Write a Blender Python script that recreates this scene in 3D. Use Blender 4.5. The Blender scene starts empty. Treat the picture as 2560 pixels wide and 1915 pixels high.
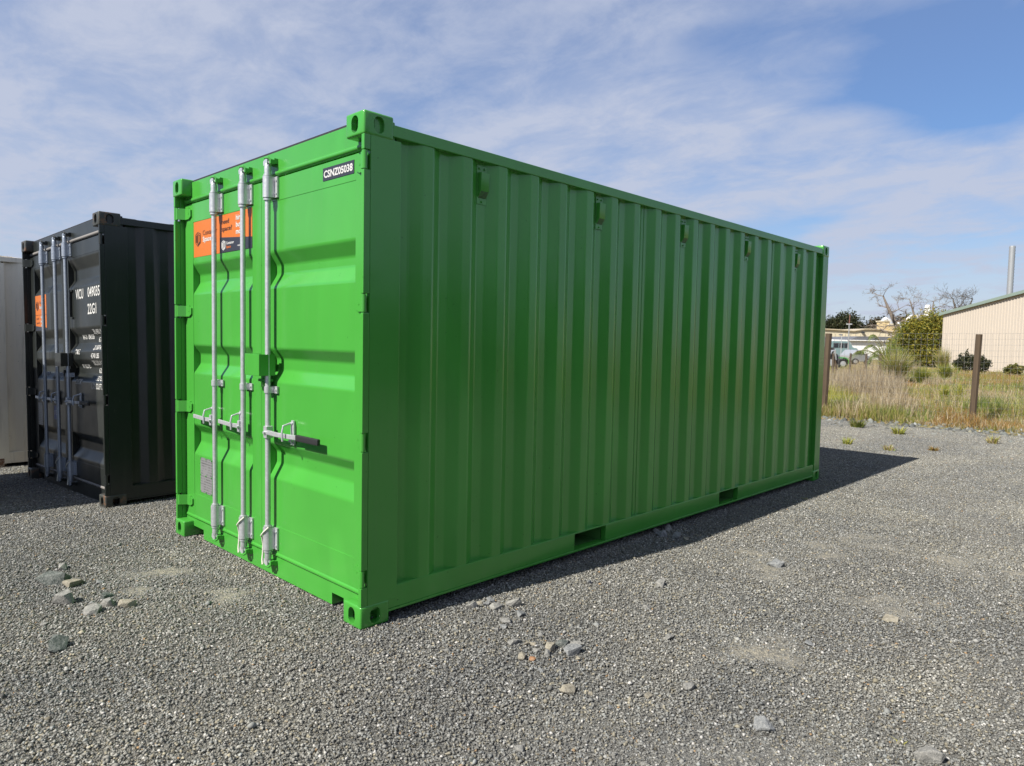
import bpy, bmesh, math, random
import numpy as np
from mathutils import Vector, Matrix

random.seed(7)
RNG = np.random.default_rng(7)
SC = bpy.context.scene
COL = SC.collection
R = math.radians

# ------------------------------------------------------------------ camera
CAM = np.array([2.9496, -1.9763, 1.4747])
YAW, PITCH, ROLL, FPX = -0.76981, -0.05827, 0.01977, 1755.0
def _basis():
    ca, sa, cb, sb = math.cos(YAW), math.sin(YAW), math.cos(PITCH), math.sin(PITCH)
    f = np.array([sa*cb, ca*cb, sb]); r0 = np.array([ca, -sa, 0]); u0 = np.cross(r0, f)
    cc, sc = math.cos(ROLL), math.sin(ROLL)
    return r0*cc+u0*sc, -r0*sc+u0*cc, f
CR, CU, CF = _basis()
cd = bpy.data.cameras.new('camera'); cam = bpy.data.objects.new('camera', cd); COL.objects.link(cam)
cam.matrix_world = Matrix(((CR[0], CU[0], -CF[0], CAM[0]), (CR[1], CU[1], -CF[1], CAM[1]), (CR[2], CU[2], -CF[2], CAM[2]), (0, 0, 0, 1)))
cd.sensor_width = 36.0; cd.lens = FPX/2560*36
cd.clip_start = 0.05; cd.clip_end = 3000
cd.dof.use_dof = True; cd.dof.focus_distance = 5.0; cd.dof.aperture_fstop = 5.6
SC.camera = cam
def ray(u, v):
    return CF + CR*(u-1280)/FPX - CU*(v-957.5)/FPX
def at(u, v, d):                       # the point seen in that direction, d metres away measured on the ground
    q = ray(u, v); return CAM + q*(d/math.hypot(q[0], q[1]))
def ground_at(u, v, z=0.0):
    q = ray(u, v); return CAM + q*((z-CAM[2])/q[2])

# ------------------------------------------------------------------ sky and sun
SUN = Vector((-0.354, -2.695, 2.591)).normalized()      # towards the sun
SUN_EL = math.asin(SUN.z); SUN_AZ = math.atan2(SUN.x, SUN.y)
W = bpy.data.worlds.new('World'); SC.world = W; W.use_nodes = True
nt = W.node_tree; N = nt.nodes; Lk = nt.links; N.clear()
def wn(t, **kw):
    n = N.new(t)
    for k, v in kw.items(): setattr(n, k, v)
    return n
sky = wn('ShaderNodeTexSky', sky_type='NISHITA', sun_disc=False)
sky.sun_elevation = SUN_EL; sky.sun_rotation = SUN_AZ
sky.altitude = 0; sky.air_density = 1.0; sky.dust_density = 0.15; sky.ozone_density = 4.0
tc = wn('ShaderNodeTexCoord'); sep = wn('ShaderNodeSeparateXYZ'); Lk.new(tc.outputs['Generated'], sep.inputs[0])
def math_(op, a, b=None, clamp=False):
    n = wn('ShaderNodeMath', operation=op); n.use_clamp = clamp
    for i, x in enumerate((a, b)):
        if x is None: continue
        if isinstance(x, (int, float)): n.inputs[i].default_value = x
        else: Lk.new(x, n.inputs[i])
    return n.outputs[0]
zz = math_('ADD', math_('MAXIMUM', sep.outputs[2], 0.0), 0.16)
cu_ = math_('DIVIDE', sep.outputs[0], zz); cv_ = math_('DIVIDE', sep.outputs[1], zz)
cmb = wn('ShaderNodeCombineXYZ'); Lk.new(cu_, cmb.inputs[0]); Lk.new(cv_, cmb.inputs[1])
def cloud_noise(rot, scl, off, scale, detail, rough, dist):
    m = wn('ShaderNodeMapping'); m.inputs['Rotation'].default_value = (0, 0, R(rot)); m.inputs['Scale'].default_value = scl; m.inputs['Location'].default_value = off
    Lk.new(cmb.outputs[0], m.inputs[0])
    n = wn('ShaderNodeTexNoise'); n.inputs['Scale'].default_value = scale; n.inputs['Detail'].default_value = detail
    n.inputs['Roughness'].default_value = rough; n.inputs['Distortion'].default_value = dist
    Lk.new(m.outputs[0], n.inputs['Vector']); return n.outputs['Fac']
def mrange(x, a, b, c=0.0, d=1.0, mode='SMOOTHSTEP'):
    n = wn('ShaderNodeMapRange'); n.interpolation_type = mode
    for i, q in enumerate((a, b, c, d)): n.inputs[i+1].default_value = q
    Lk.new(x, n.inputs[0]); return n.outputs[0]
big = cloud_noise(-45, (0.8, 1.25, 1), (1.5, 11.0, 0), 0.50, 4, 0.5, 0.4)
streak = cloud_noise(-66, (0.45, 1.9, 1), (0.3, 7.2, 0), 0.75, 6, 0.52, 0.7)
puff = cloud_noise(10, (1, 1.2, 1), (7.7, 1.2, 0), 3.6, 9, 0.64, 0.3)
m1 = mrange(big, 0.26, 0.42); m2 = mrange(streak, 0.28, 0.68); m3 = mrange(puff, 0.30, 0.72)
cov = math_('MULTIPLY', math_('ADD', math_('MULTIPLY', m2, 0.38), 0.64), math_('ADD', math_('MULTIPLY', m1, 0.86), 0.09))
cov = math_('ADD', cov, math_('MULTIPLY', math_('MULTIPLY', math_('SUBTRACT', m3, 0.45), 0.42), m1), clamp=True)
low = mrange(sep.outputs[2], 0.0, 0.24, 0.92, 0.30)            # the veil thickens towards the horizon
cov = math_('MAXIMUM', cov, low)
cov = math_('ADD', math_('MULTIPLY', cov, 0.92), 0.03)
hs = wn('ShaderNodeHueSaturation'); hs.inputs['Saturation'].default_value = 1.40; hs.inputs['Value'].default_value = 1.38; hs.inputs['Hue'].default_value = 0.506
Lk.new(sky.outputs[0], hs.inputs['Color'])
mix = wn('ShaderNodeMix', data_type='RGBA'); Lk.new(cov, mix.inputs[0]); Lk.new(hs.outputs[0], mix.inputs[6])
mix.inputs[7].default_value = (5.85, 6.4, 7.95, 1)
bg = wn('ShaderNodeBackground'); bg.inputs[1].default_value = 0.050; Lk.new(mix.outputs[2], bg.inputs[0])
wo = wn('ShaderNodeOutputWorld'); Lk.new(bg.outputs[0], wo.inputs[0])

sl = bpy.data.lights.new('sun', 'SUN'); sl.energy = 5.0; sl.angle = R(0.53); sl.color = (1.0, 0.945, 0.86)
so = bpy.data.objects.new('sun', sl); COL.objects.link(so)
so.rotation_euler = SUN.to_track_quat('Z', 'Y').to_euler(); so.location = (-2, -12, 14)
SC.view_settings.view_transform = 'Standard'; SC.view_settings.look = 'None'
SC.view_settings.exposure = 0.88; SC.view_settings.gamma = 1.0; SC.view_settings.use_curve_mapping = False
SC.cycles.max_bounces = 6; SC.cycles.diffuse_bounces = 3; SC.cycles.glossy_bounces = 3; SC.cycles.transmission_bounces = 3; SC.cycles.use_denoising = True

# ------------------------------------------------------------------ materials
class NB:                                  # small node builder
    def __init__(s, name):
        s.m = bpy.data.materials.new(name); s.m.use_nodes = True
        s.t = s.m.node_tree; s.b = s.t.nodes['Principled BSDF']
    def n(s, t, **kw):
        x = s.t.nodes.new(t)
        for k, v in kw.items(): setattr(x, k, v)
        return x
    def l(s, a, b): s.t.links.new(a, b)
    def coord(s, kind='Object'):
        if kind == 'World': return s.n('ShaderNodeNewGeometry').outputs['Position']
        return s.n('ShaderNodeTexCoord').outputs[kind]
    def noise(s, co, scale, detail=4, rough=0.55, dist=0.0, mapscale=None):
        if mapscale:
            mp = s.n('ShaderNodeMapping'); mp.inputs['Scale'].default_value = mapscale; s.l(co, mp.inputs[0]); co = mp.outputs[0]
        x = s.n('ShaderNodeTexNoise'); s.l(co, x.inputs['Vector'])
        x.inputs['Scale'].default_value = scale; x.inputs['Detail'].default_value = detail
        x.inputs['Roughness'].default_value = rough; x.inputs['Distortion'].default_value = dist
        return x.outputs['Fac']
    def ramp(s, x, a, b, c=0.0, d=1.0):
        r = s.n('ShaderNodeMapRange'); r.interpolation_type = 'SMOOTHSTEP'
        for i, q in enumerate((a, b, c, d)): r.inputs[i+1].default_value = q
        s.l(x, r.inputs[0]); return r.outputs[0]
    def mix(s, f, a, b, mode='MIX'):
        x = s.n('ShaderNodeMix', data_type='RGBA', blend_type=mode)
        for i, q in ((0, f), (6, a), (7, b)):
            if isinstance(q, (int, float)): x.inputs[i].default_value = q
            elif isinstance(q, tuple): x.inputs[i].default_value = (*q[:3], 1)
            else: s.l(q, x.inputs[i])
        return x.outputs[2]
    def mul(s, a, b, op='MULTIPLY'):
        x = s.n('ShaderNodeMath', operation=op)
        for i, q in enumerate((a, b)):
            if isinstance(q, (int, float)): x.inputs[i].default_value = q
            else: s.l(q, x.inputs[i])
        return x.outputs[0]
    def bump(s, h, strength, dist):
        x = s.n('ShaderNodeBump'); x.inputs['Strength'].default_value = strength; x.inputs['Distance'].default_value = dist
        s.l(h, x.inputs['Height']); return x.outputs[0]
    def set(s, **kw):
        for k, v in kw.items():
            k = k.replace('_', ' ')
            if isinstance(v, (int, float)): s.b.inputs[k].default_value = v
            elif isinstance(v, tuple): s.b.inputs[k].default_value = (*v[:3], 1)
            else: s.l(v, s.b.inputs[k])
        return s.m
def plain(name, col, rough=0.6, metal=0.0, var=0.15, scale=6.0, bump=0.0, spec=0.5):
    b = NB(name); co = b.coord('World')
    f = b.noise(co, scale, 5)
    c = b.mix(f, tuple(x*(1-var) for x in col), tuple(min(1, x*(1+var)) for x in col))
    k = dict(Base_Color=c, Roughness=rough, Metallic=metal, Specular_IOR_Level=spec)
    if bump: k['Normal'] = b.bump(b.noise(co, scale*8, 4), bump, 0.01)
    return b.set(**k)
def paint(name, col, rough, dents=0.35, grime=0.0, rust=0.0, scratch=0.0, spec=0.5):
    b = NB(name); co = b.coord('World')
    f = b.noise(co, 1.7, 5, 0.6)
    c = b.mix(f, tuple(x*0.93 for x in col), tuple(min(1, x*1.07) for x in col))
    st = b.ramp(b.noise(co, 3.0, 6, 0.6, 0.2, (6, 6, 0.5)), 0.52, 0.72)
    pt = b.ramp(b.noise(co, 1.1, 3, 0.5, 0.6, (2.2, 2.2, 0.8)), 0.48, 0.70)
    c = b.mix(b.mul(pt, 0.30), c, tuple(min(1, x*1.35) for x in col))
    sp = b.ramp(b.noise(co, 55.0, 2, 0.5), 0.735, 0.76)
    c = b.mix(b.mul(sp, 0.7), c, tuple(x*0.35 for x in col))
    if grime: c = b.mix(b.mul(st, grime), c, (0.16, 0.145, 0.12))
    if scratch:
        s1 = b.ramp(b.noise(co, 9.0, 6, 0.7, 0.0, (9, 9, 1.2)), 0.66, 0.70)
        s2 = b.ramp(b.noise(co, 2.2, 3), 0.5, 0.62)
        c = b.mix(b.mul(b.mul(s1, s2), scratch), c, (0.32, 0.31, 0.28))
    if rust:
        r1 = b.ramp(b.noise(co, 14.0, 7, 0.68), 0.56-0.12*rust, 0.63-0.10*rust)
        c = b.mix(b.mul(r1, min(1.0, 0.5+rust*0.5)), c, (0.16, 0.075, 0.035))
    ro = b.ramp(f, 0.25, 0.8, rough*0.85, rough*1.2)
    h = b.mul(b.noise(co, 2.3, 2), b.mul(b.noise(co, 190.0, 2), 0.012), 'ADD')
    return b.set(Base_Color=c, Roughness=ro, Specular_IOR_Level=spec, Normal=b.bump(h, dents, 0.02))

GREEN = (0.047, 0.252, 0.033)
M = {}
M['green'] = paint('green_paint', GREEN, 0.215, 0.18, grime=0.03, spec=0.6)
M['green_in'] = plain('green_pocket_paint', (0.06, 0.20, 0.04), 0.7)
M['dark'] = paint('charcoal_paint', (0.013, 0.0155, 0.014), 0.36, 0.35, grime=0.05, scratch=0.22)
M['darkrust'] = paint('worn_charcoal_paint', (0.032, 0.034, 0.029), 0.5, 0.4, grime=0.25, scratch=0.9, rust=0.25)
M['white'] = paint('off_white_paint', (0.80, 0.72, 0.57), 0.5, 0.4, grime=0.22)
M['whiterust'] = paint('rusty_off_white_paint', (0.40, 0.34, 0.26), 0.6, 0.4, grime=0.4, rust=1.0)
M['blue'] = paint('slate_blue_paint', (0.07, 0.12, 0.19), 0.45, 0.4, grime=0.2, rust=0.2)
def galv(name, base, metal, rough):
    b = NB(name); co = b.coord('World')
    v = b.n('ShaderNodeTexVoronoi'); v.inputs['Scale'].default_value = 95; b.l(co, v.inputs['Vector'])
    f = b.n('ShaderNodeSeparateColor'); b.l(v.outputs['Color'], f.inputs[0])
    c = b.mix(f.outputs[0], tuple(x*0.93 for x in base), tuple(min(1, x*1.05) for x in base))
    d = b.ramp(b.noise(co, 12, 6, 0.65), 0.5, 0.75)
    c = b.mix(b.mul(d, 0.35), c, tuple(x*0.6 for x in base))
    return b.set(Base_Color=c, Metallic=metal, Roughness=b.ramp(f.outputs[1], 0, 1, rough*0.85, rough*1.15))
M['galv'] = galv('galvanised_steel', (0.50, 0.515, 0.53), 0.55, 0.40)
M['galvdark'] = galv('dull_galvanised_steel', (0.34, 0.38, 0.44), 0.6, 0.42)
M['flue'] = galv('weathered_flue_steel', (0.30, 0.31, 0.32), 0.4, 0.45)
M['rubber'] = plain('black_rubber', (0.012, 0.012, 0.013), 0.6)
M['gasket'] = plain('grey_gasket', (0.16, 0.15, 0.14), 0.7)
M['orange'] = plain('orange_print', (0.44, 0.115, 0.014), 0.45, var=0.03)
M['navy'] = plain('dark_navy_print', (0.022, 0.024, 0.035), 0.42, var=0.05)
M['ink'] = plain('black_print', (0.035, 0.016, 0.014), 0.5)
M['whiteprint'] = plain('white_print', (0.46, 0.46, 0.45), 0.5, var=0.06)
M['wornprint'] = plain('worn_white_lettering', (0.50, 0.50, 0.48), 0.6, var=0.2, scale=30)
M['orangeprint'] = plain('orange_lettering', (0.44, 0.11, 0.02), 0.5)
M['rope'] = plain('pale_rope', (0.50, 0.49, 0.42), 0.9, scale=200, var=0.35)
def specplate():
    b = NB('stamped_aluminium'); co = b.coord('Object')
    w = b.n('ShaderNodeTexWave', wave_type='BANDS', bands_direction='Z'); w.inputs['Scale'].default_value = 17; b.l(co, w.inputs['Vector'])
    rows = b.ramp(w.outputs['Fac'], 0.55, 0.75)
    ch = b.ramp(b.noise(co, 95, 2, 0.5, 0, (1.6, 1, 0.25)), 0.46, 0.52)
    blk = b.ramp(b.noise(co, 11, 2), 0.40, 0.46)
    c = b.mix(b.mul(b.mul(rows, ch), b.mul(blk, 0.75)), (0.22, 0.22, 0.225), (0.03, 0.03, 0.033))
    return b.set(Base_Color=c, Metallic=0.3, Roughness=0.5)
M['spec'] = specplate()

# ------------------------------------------------------------------ mesh helpers
def new_mesh(name, v, f, smooth=None):
    me = bpy.data.meshes.new(name); me.from_pydata([tuple(map(float, p)) for p in v], [], [tuple(int(i) for i in q) for q in f]); me.update()
    if smooth is not None:
        me.polygons.foreach_set('use_smooth', [True]*len(me.polygons)); me.set_sharp_from_angle(angle=R(smooth))
    return me
def np_mesh(name, V, F, colors=None):       # V (n,3), F (m,k) arrays
    me = bpy.data.meshes.new(name); k = F.shape[1]
    me.vertices.add(len(V)); me.vertices.foreach_set('co', np.asarray(V, np.float32).ravel())
    me.loops.add(F.size); me.loops.foreach_set('vertex_index', np.asarray(F, np.int32).ravel())
    me.polygons.add(len(F)); me.polygons.foreach_set('loop_start', np.arange(0, F.size, k, dtype=np.int32))
    me.update(calc_edges=True); me.validate()
    if colors is not None:
        a = me.color_attributes.new('col', 'FLOAT_COLOR', 'POINT')
        c = np.ones((len(V), 4), np.float32); c[:, :3] = colors; a.data.foreach_set('color', c.ravel())
    return me
def link(name, me, mat=None, parent=None, loc=None, rot=None):
    o = bpy.data.objects.new(name, me); COL.objects.link(o)
    if mat is not None and me is not None and not me.materials: me.materials.append(M[mat] if isinstance(mat, str) else mat)
    if parent is not None: o.parent = parent
    if loc is not None: o.location = loc
    if rot is not None: o.rotation_euler = rot
    return o
def tag(o, label=None, cat=None, group=None, kind=None):
    if label: o['label'] = label
    if cat: o['category'] = cat
    if group: o['group'] = group
    if kind: o['kind'] = kind
    return o
def empty(name, loc=(0, 0, 0), rz=0.0):
    o = bpy.data.objects.new(name, None); COL.objects.link(o); o.location = loc; o.rotation_euler = (0, 0, rz); o.empty_display_size = 0.2
    return o
class MB:
    def __init__(s): s.v = []; s.f = []
    def add(s, v, f):
        k = len(s.v); s.v += [tuple(p) for p in v]; s.f += [tuple(i+k for i in q) for q in f]; return s
    def box(s, x0, x1, y0, y1, z0, z1):
        x0, x1 = min(x0, x1), max(x0, x1); y0, y1 = min(y0, y1), max(y0, y1); z0, z1 = min(z0, z1), max(z0, z1)
        return s.add([(x0,y0,z0),(x1,y0,z0),(x1,y1,z0),(x0,y1,z0),(x0,y0,z1),(x1,y0,z1),(x1,y1,z1),(x0,y1,z1)],
                     [(0,3,2,1),(4,5,6,7),(0,1,5,4),(1,2,6,5),(2,3,7,6),(3,0,4,7)])
    def prism(s, poly, axis, a, b):
        def P(p, t):
            return {'x': (t, p[0], p[1]), 'y': (p[0], t, p[1]), 'z': (p[0], p[1], t)}[axis]
        n = len(poly); v = [P(p, a) for p in poly]+[P(p, b) for p in poly]
        f = [(i, (i+1) % n, n+(i+1) % n, n+i) for i in range(n)]+[tuple(range(n))[::-1], tuple(range(n, 2*n))]
        return s.add(v, f)
    def tube(s, path, r, n=10, caps=True):
        path = [Vector(p) for p in path]; rs = r if isinstance(r, (list, tuple)) else [r]*len(path)
        v = []; f = []; prev = None
        for i, p in enumerate(path):
            d = (path[min(i+1, len(path)-1)]-path[max(i-1, 0)]).normalized()
            if prev is None: prev = d.orthogonal().normalized()
            prev = (prev-d*prev.dot(d)).normalized() if (prev-d*prev.dot(d)).length > 1e-6 else d.orthogonal().normalized()
            q = d.cross(prev)
            for k in range(n):
                a = 2*math.pi*k/n; v.append(p+(prev*math.cos(a)+q*math.sin(a))*rs[i])
        for i in range(len(path)-1):
            for k in range(n): f.append((i*n+k, i*n+(k+1) % n, (i+1)*n+(k+1) % n, (i+1)*n+k))
        if caps: f += [tuple(range(n))[::-1], tuple(range((len(path)-1)*n, len(path)*n))]
        return s.add(v, f)
    def cyl(s, p0, p1, r, n=12): return s.tube([p0, p1], r, n)
    def map(s, fn): s.v = [tuple(fn(p)) for p in s.v]; return s
    def flip(s): s.f = [q[::-1] for q in s.f]; return s
    def build(s, name, mat, parent=None, bevel=0.0, seg=2, smooth=None, loc=None, rot=None):
        me = new_mesh(name, s.v, s.f)
        b = bmesh.new(); b.from_mesh(me); bmesh.ops.recalc_face_normals(b, faces=b.faces)
        if bevel:
            e = [x for x in b.edges if len(x.link_faces) == 2 and x.calc_face_angle(0) > 0.6]
            bmesh.ops.bevel(b, geom=e, offset=bevel, segments=seg, affect='EDGES', clamp_overlap=True, profile=0.5)
        b.to_mesh(me); b.free()
        if smooth is not None or bevel:
            me.polygons.foreach_set('use_smooth', [True]*len(me.polygons)); me.set_sharp_from_angle(angle=R(smooth or 35))
        o = link(name, me, mat, parent, loc, rot)
        if bevel or (smooth is not None and smooth < 45):
            w_ = o.modifiers.new('normals', 'WEIGHTED_NORMAL'); w_.keep_sharp = True; w_.weight = 90
        return o
def rounded(poly, r, n=3):                  # round the inner corners of an open 2D polyline
    out = [poly[0]]
    for i in range(1, len(poly)-1):
        p0, p, p1 = Vector(poly[i-1]), Vector(poly[i]), Vector(poly[i+1])
        a = (p0-p); b = (p1-p); t = min(r, a.length*0.45, b.length*0.45); A = p+a.normalized()*t; B = p+b.normalized()*t
        for k in range(n+1):
            u = k/n; out.append(tuple((A*(1-u)+p*u)*(1-u)+(p*(1-u)+B*u)*u))
    return out+[poly[-1]]
def text_mesh(name, body, x0, z0, height, width=None, y=0.0, yfun=None, bold=0.0, extrude=0.0012, shear=0.0):
    cu = bpy.data.curves.new('t', 'FONT'); cu.body = body; cu.size = 1.0; cu.extrude = 0.0; cu.offset = bold; cu.resolution_u = 3; cu.shear = shear
    o = bpy.data.objects.new('t', cu); COL.objects.link(o)
    dg = bpy.context.evaluated_depsgraph_get(); me = bpy.data.meshes.new_from_object(o.evaluated_get(dg))
    v = np.array([q.co[:] for q in me.vertices]); fs = [tuple(p.vertices) for p in me.polygons]
    bpy.data.objects.remove(o); bpy.data.curves.remove(cu); bpy.data.meshes.remove(me)
    mn, mx = v.min(0), v.max(0); v = v-[mn[0], 0, 0]
    cap = 0.72; sz = height/cap; sx = sz if width is None else width/(mx[0]-mn[0])
    V = []
    for q in v:
        z = z0+q[1]*sz; V.append((x0+q[0]*sx, (yfun(z) if yfun else y)-extrude, z))
    return new_mesh(name, V, fs)

# ------------------------------------------------------------------ container kit (local frame: near right bottom corner of the door end at 0,0,0)
CW, CL, CH = 2.438, 6.058, 2.591
def casting_template():
    cx, cy, cz = 0.162, 0.178, 0.118
    def tmp(bm_fn):
        me = bpy.data.meshes.new('tmp'); b = bmesh.new(); bm_fn(b); bmesh.ops.recalc_face_normals(b, faces=b.faces); b.to_mesh(me); b.free()
        o = bpy.data.objects.new('tmp', me); COL.objects.link(o); return o
    def outer(b):
        bmesh.ops.create_cube(b, size=1)
        for v in b.verts: v.co = Vector(((v.co.x-0.5)*cx, (v.co.y+0.5)*cy, (v.co.z+0.5)*cz))
        bmesh.ops.bevel(b, geom=list(b.edges), offset=0.011, segments=3, affect='EDGES', profile=0.5)
    def stad(b, fn, hw, hh, d0, d1):
        pts = []
        for k in range(24):
            a = 2*math.pi*k/24; c, s_ = math.cos(a), math.sin(a)
            pts.append((hw*c, (hh-hw)*(1 if s_ >= 0 else -1)+hw*s_))
        lo = [b.verts.new(fn(p, d0)) for p in pts]; hi = [b.verts.new(fn(p, d1)) for p in pts]
        n = len(pts)
        for i in range(n): b.faces.new((lo[i], lo[(i+1) % n], hi[(i+1) % n], hi[i]))
        b.faces.new(lo[::-1]); b.faces.new(hi)
    def cutter(b):
        bmesh.ops.create_cube(b, size=1)
        for v in b.verts: v.co = Vector((-cx/2+v.co.x*(cx-0.05), cy/2+v.co.y*(cy-0.056), cz/2+v.co.z*(cz-0.044)))
    def c2(b): stad(b, lambda p, d: Vector((-cx/2+p[0], d, cz*0.5+p[1])), 0.030, 0.042, -0.05, 0.06)
    def c3(b): stad(b, lambda p, d: Vector((d, cy/2+p[0], cz*0.5+p[1])), 0.031, 0.041, -0.06, 0.05)
    def c4(b): stad(b, lambda p, d: Vector((-cx/2+p[0], cy/2+p[1], d)), 0.032, 0.060, 0.06, 0.2)
    o = tmp(outer); cs = [tmp(x) for x in (cutter, c2, c3, c4)]
    for c in cs:
        m = o.modifiers.new('b', 'BOOLEAN'); m.object = c; m.operation = 'DIFFERENCE'; m.solver = 'EXACT'
    dg = bpy.context.evaluated_depsgraph_get(); me = bpy.data.meshes.new_from_object(o.evaluated_get(dg))
    v = [q.co[:] for q in me.vertices]; f = [tuple(p.vertices) for p in me.polygons]
    for x in [o]+cs: bpy.data.objects.remove(x)
    return v, f
CAST_V, CAST_F = casting_template()
def casting_mesh(right, front, top):        # template: right, front, top hole upward
    V = []
    for x, y, z in CAST_V:
        V.append((x if right else -CW-x, y if front else CL-y, (CH-0.118+z) if top else 0.118-z))
    odd = ((not right)+(not front)+(not top)) % 2
    return new_mesh('corner_casting', V, [q[::-1] for q in CAST_F] if odd else CAST_F, smooth=35)

def door_profile(ribs, y0=0.075, depth=0.045):
    pts = [(y0, 2.300)]
    for a, b, c, d in ribs: pts += [(y0, a), (y0+depth, b), (y0+depth, c), (y0, d)]
    pts.append((y0, 0.300)); return pts
def profile_y(ribs, y0=0.075, depth=0.045):
    P = door_profile(ribs, y0, depth)[::-1]
    zs = [p[1] for p in P]; ys = [p[0] for p in P]
    return lambda z: float(np.interp(z, zs, ys))
HINGE_Z = [(2.306, 2.402), (1.606, 1.700), (0.908, 1.004), (0.214, 0.302)]
BAR_X = (-1.800, -1.372, -1.043)
def build_container(root, paint_, cast_mat, ribs, metal='galv', hardware=True, vents=True, gasket='gasket', pockets=True, interior='green_in'):
    pm = paint_
    mirror = lambda p: (-CW-p[0], p[1], p[2])
    for r_ in (1, 0):
        for fr in (1, 0):
            for tp in (1, 0): link('corner_casting', casting_mesh(r_, fr, tp), cast_mat, root)
    # posts
    for side in (0, 1):
        m = MB().prism([(-0.003, 0.042), (-0.003, 0.228), (-0.13, 0.228), (-0.13, 0.135), (-0.03, 0.135), (-0.03, 0.042)], 'z', 0.112, CH-0.112)
        zs = [0.112]
        for a, b in sorted(HINGE_Z): zs += [a, b]
        zs.append(CH-0.112)
        for a, b in zip(zs[::2], zs[1::2]): m.box(-0.030, -0.0035, 0.004, 0.0425, a, b)
        if side: m.map(mirror)
        m.build('corner_post', pm, root, bevel=0.005)
        m = MB().prism([(-0.003, CL-0.006), (-0.003, CL-0.155), (-0.055, CL-0.155), (-0.055, CL-0.205), (-0.13, CL-0.205), (-0.13, CL-0.006)], 'z', 0.112, CH-0.112)
        if side: m.map(mirror)
        m.build('corner_post', pm, root, bevel=0.006)
    # end frames
    m = MB().box(-CW+0.02, -0.02, 0.074, 0.20, 2.428, 2.574); m.build('door_header', pm, root, bevel=0.006)
    MB().tube([(-CW+0.05, 0.080, 2.447), (-0.05, 0.080, 2.447)], 0.016, 10).build('drip_moulding', pm if gasket == 'none' else gasket, root, smooth=60)
    MB().box(-CW+0.17, -0.17, 0.082, 0.21, 2.5735, 2.5865).build('header_top_strip', 'rubber', root)  # thin black strip along the top edge of the door header
    m = MB().box(-CW+0.02, -0.02, 0.072, 0.22, 0.079, 0.132)
    m.box(-2.100, -0.385, 0.0725, 0.2195, 0.012, 0.0795); m.box(-0.268, -0.15, 0.0725, 0.2195, 0.012, 0.0795); m.box(-CW+0.15, -2.285, 0.0725, 0.2195, 0.012, 0.0795)
    m.box(-CW+0.15, -0.15, 0.215, 0.225, 0.012, 0.08)
    m.build('door_sill', pm, root)
    MB().tube([(-CW+0.05, 0.080, 0.148), (-0.05, 0.080, 0.148)], 0.015, 10).build('sill_moulding', pm if gasket == 'none' else gasket, root, smooth=60)
    MB().box(-CW+0.02, -0.02, CL-0.15, CL-0.02, 2.47, 2.572).build('end_header', pm, root, bevel=0.005)
    MB().box(-CW+0.02, -0.02, CL-0.15, CL-0.02, 0.03, 0.178).build('end_sill', pm, root, bevel=0.005)
    # side walls of corrugated sheets
    cuts = [0.226, 1.385, 2.497, 3.609, 4.721, 5.855]
    def wall_line(a, b):
        pts = []; k = -2
        y = 0.376-0.278*2
        while y < CL+0.5:
            pts += [(-0.048, y-0.068), (-0.012, y), (-0.012, y+0.072), (-0.048, y+0.140)]; y += 0.278
        ys = [p[1] for p in pts]; xs = [p[0] for p in pts]
        inner = [p for p in pts if a < p[1] < b]
        return rounded([(float(np.interp(a, ys, xs)), a)]+inner+[(float(np.interp(b, ys, xs)), b)], 0.010)
    for side in (0, 1):
        for i in range(5):
            L = wall_line(cuts[i], cuts[i+1]+(0.012 if i < 4 else 0.0)); off = -0.003*(i % 2)
            poly = [(x+off, y) for x, y in L]+[(x+off-0.0025, y) for x, y in L[::-1]]
            m = MB().prism(poly, 'z', 0.172, 2.500)
            if side: m.map(mirror)
            m.build('side_sheet', pm, root, smooth=32)
        m = MB().box(-0.065, -0.005, 0.170, CL-0.170, 2.496, 2.556)
        if side: m.map(mirror)
        m.build('top_side_rail', pm, root, bevel=0.005)
        m = MB(); segs = [(0.170, 1.72), (2.072, 3.752), (4.104, CL-0.17)] if pockets else [(0.170, CL-0.17)]
        for a, b in segs: m.box(-0.055, -0.009, a, b, 0.0655, 0.178)
        m.box(-0.075, -0.003, 0.171, CL-0.171, 0.052, 0.066); m.box(-0.054, -0.010, 0.171, CL-0.171, 0.1745, 0.1845)
        m.box(-0.055, -0.0065, 0.169, 0.322, 0.067, 0.181)
        if side: m.map(mirror)
        m.build('bottom_side_rail', pm, root, bevel=0.003)
    if pockets:
        for a, b in ((1.72, 2.072), (3.752, 4.104)):
            m = MB().box(-CW+0.06, -0.06, a-0.006, a, 0.055, 0.172).box(-CW+0.06, -0.06, b, b+0.006, 0.055, 0.172)
            m.box(-CW+0.06, -0.06, a, b, 0.166, 0.172).box(-CW+0.06, -0.06, a, b, 0.053, 0.059)
            m.build('fork_pocket', interior, root)
    MB().box(-CW+0.06, -0.06, 0.20, CL-0.1, 0.175, 0.20).build('floor_deck', interior, root)
    # roof and blank end
    xs = np.arange(0.21, CL-0.2, 0.105); pts = [(float(y), 2.552 if (i//2) % 2 else 2.568) for i, y in enumerate(xs)]
    MB().prism(pts+[(y, z-0.003) for y, z in pts[::-1]], 'x', -CW+0.06, -0.06).build('roof_sheet', pm, root)
    xs = np.arange(0.12, CW-0.1, 0.075); pts = [(-float(x), CL-0.03 if (i//2) % 2 else CL-0.07) for i, x in enumerate(xs)]
    MB().prism(pts+[(x, y-0.003) for x, y in pts[::-1]], 'z', 0.17, 2.48).build('end_sheet', pm, root)
    # doors
    yf = profile_y(ribs)
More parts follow.
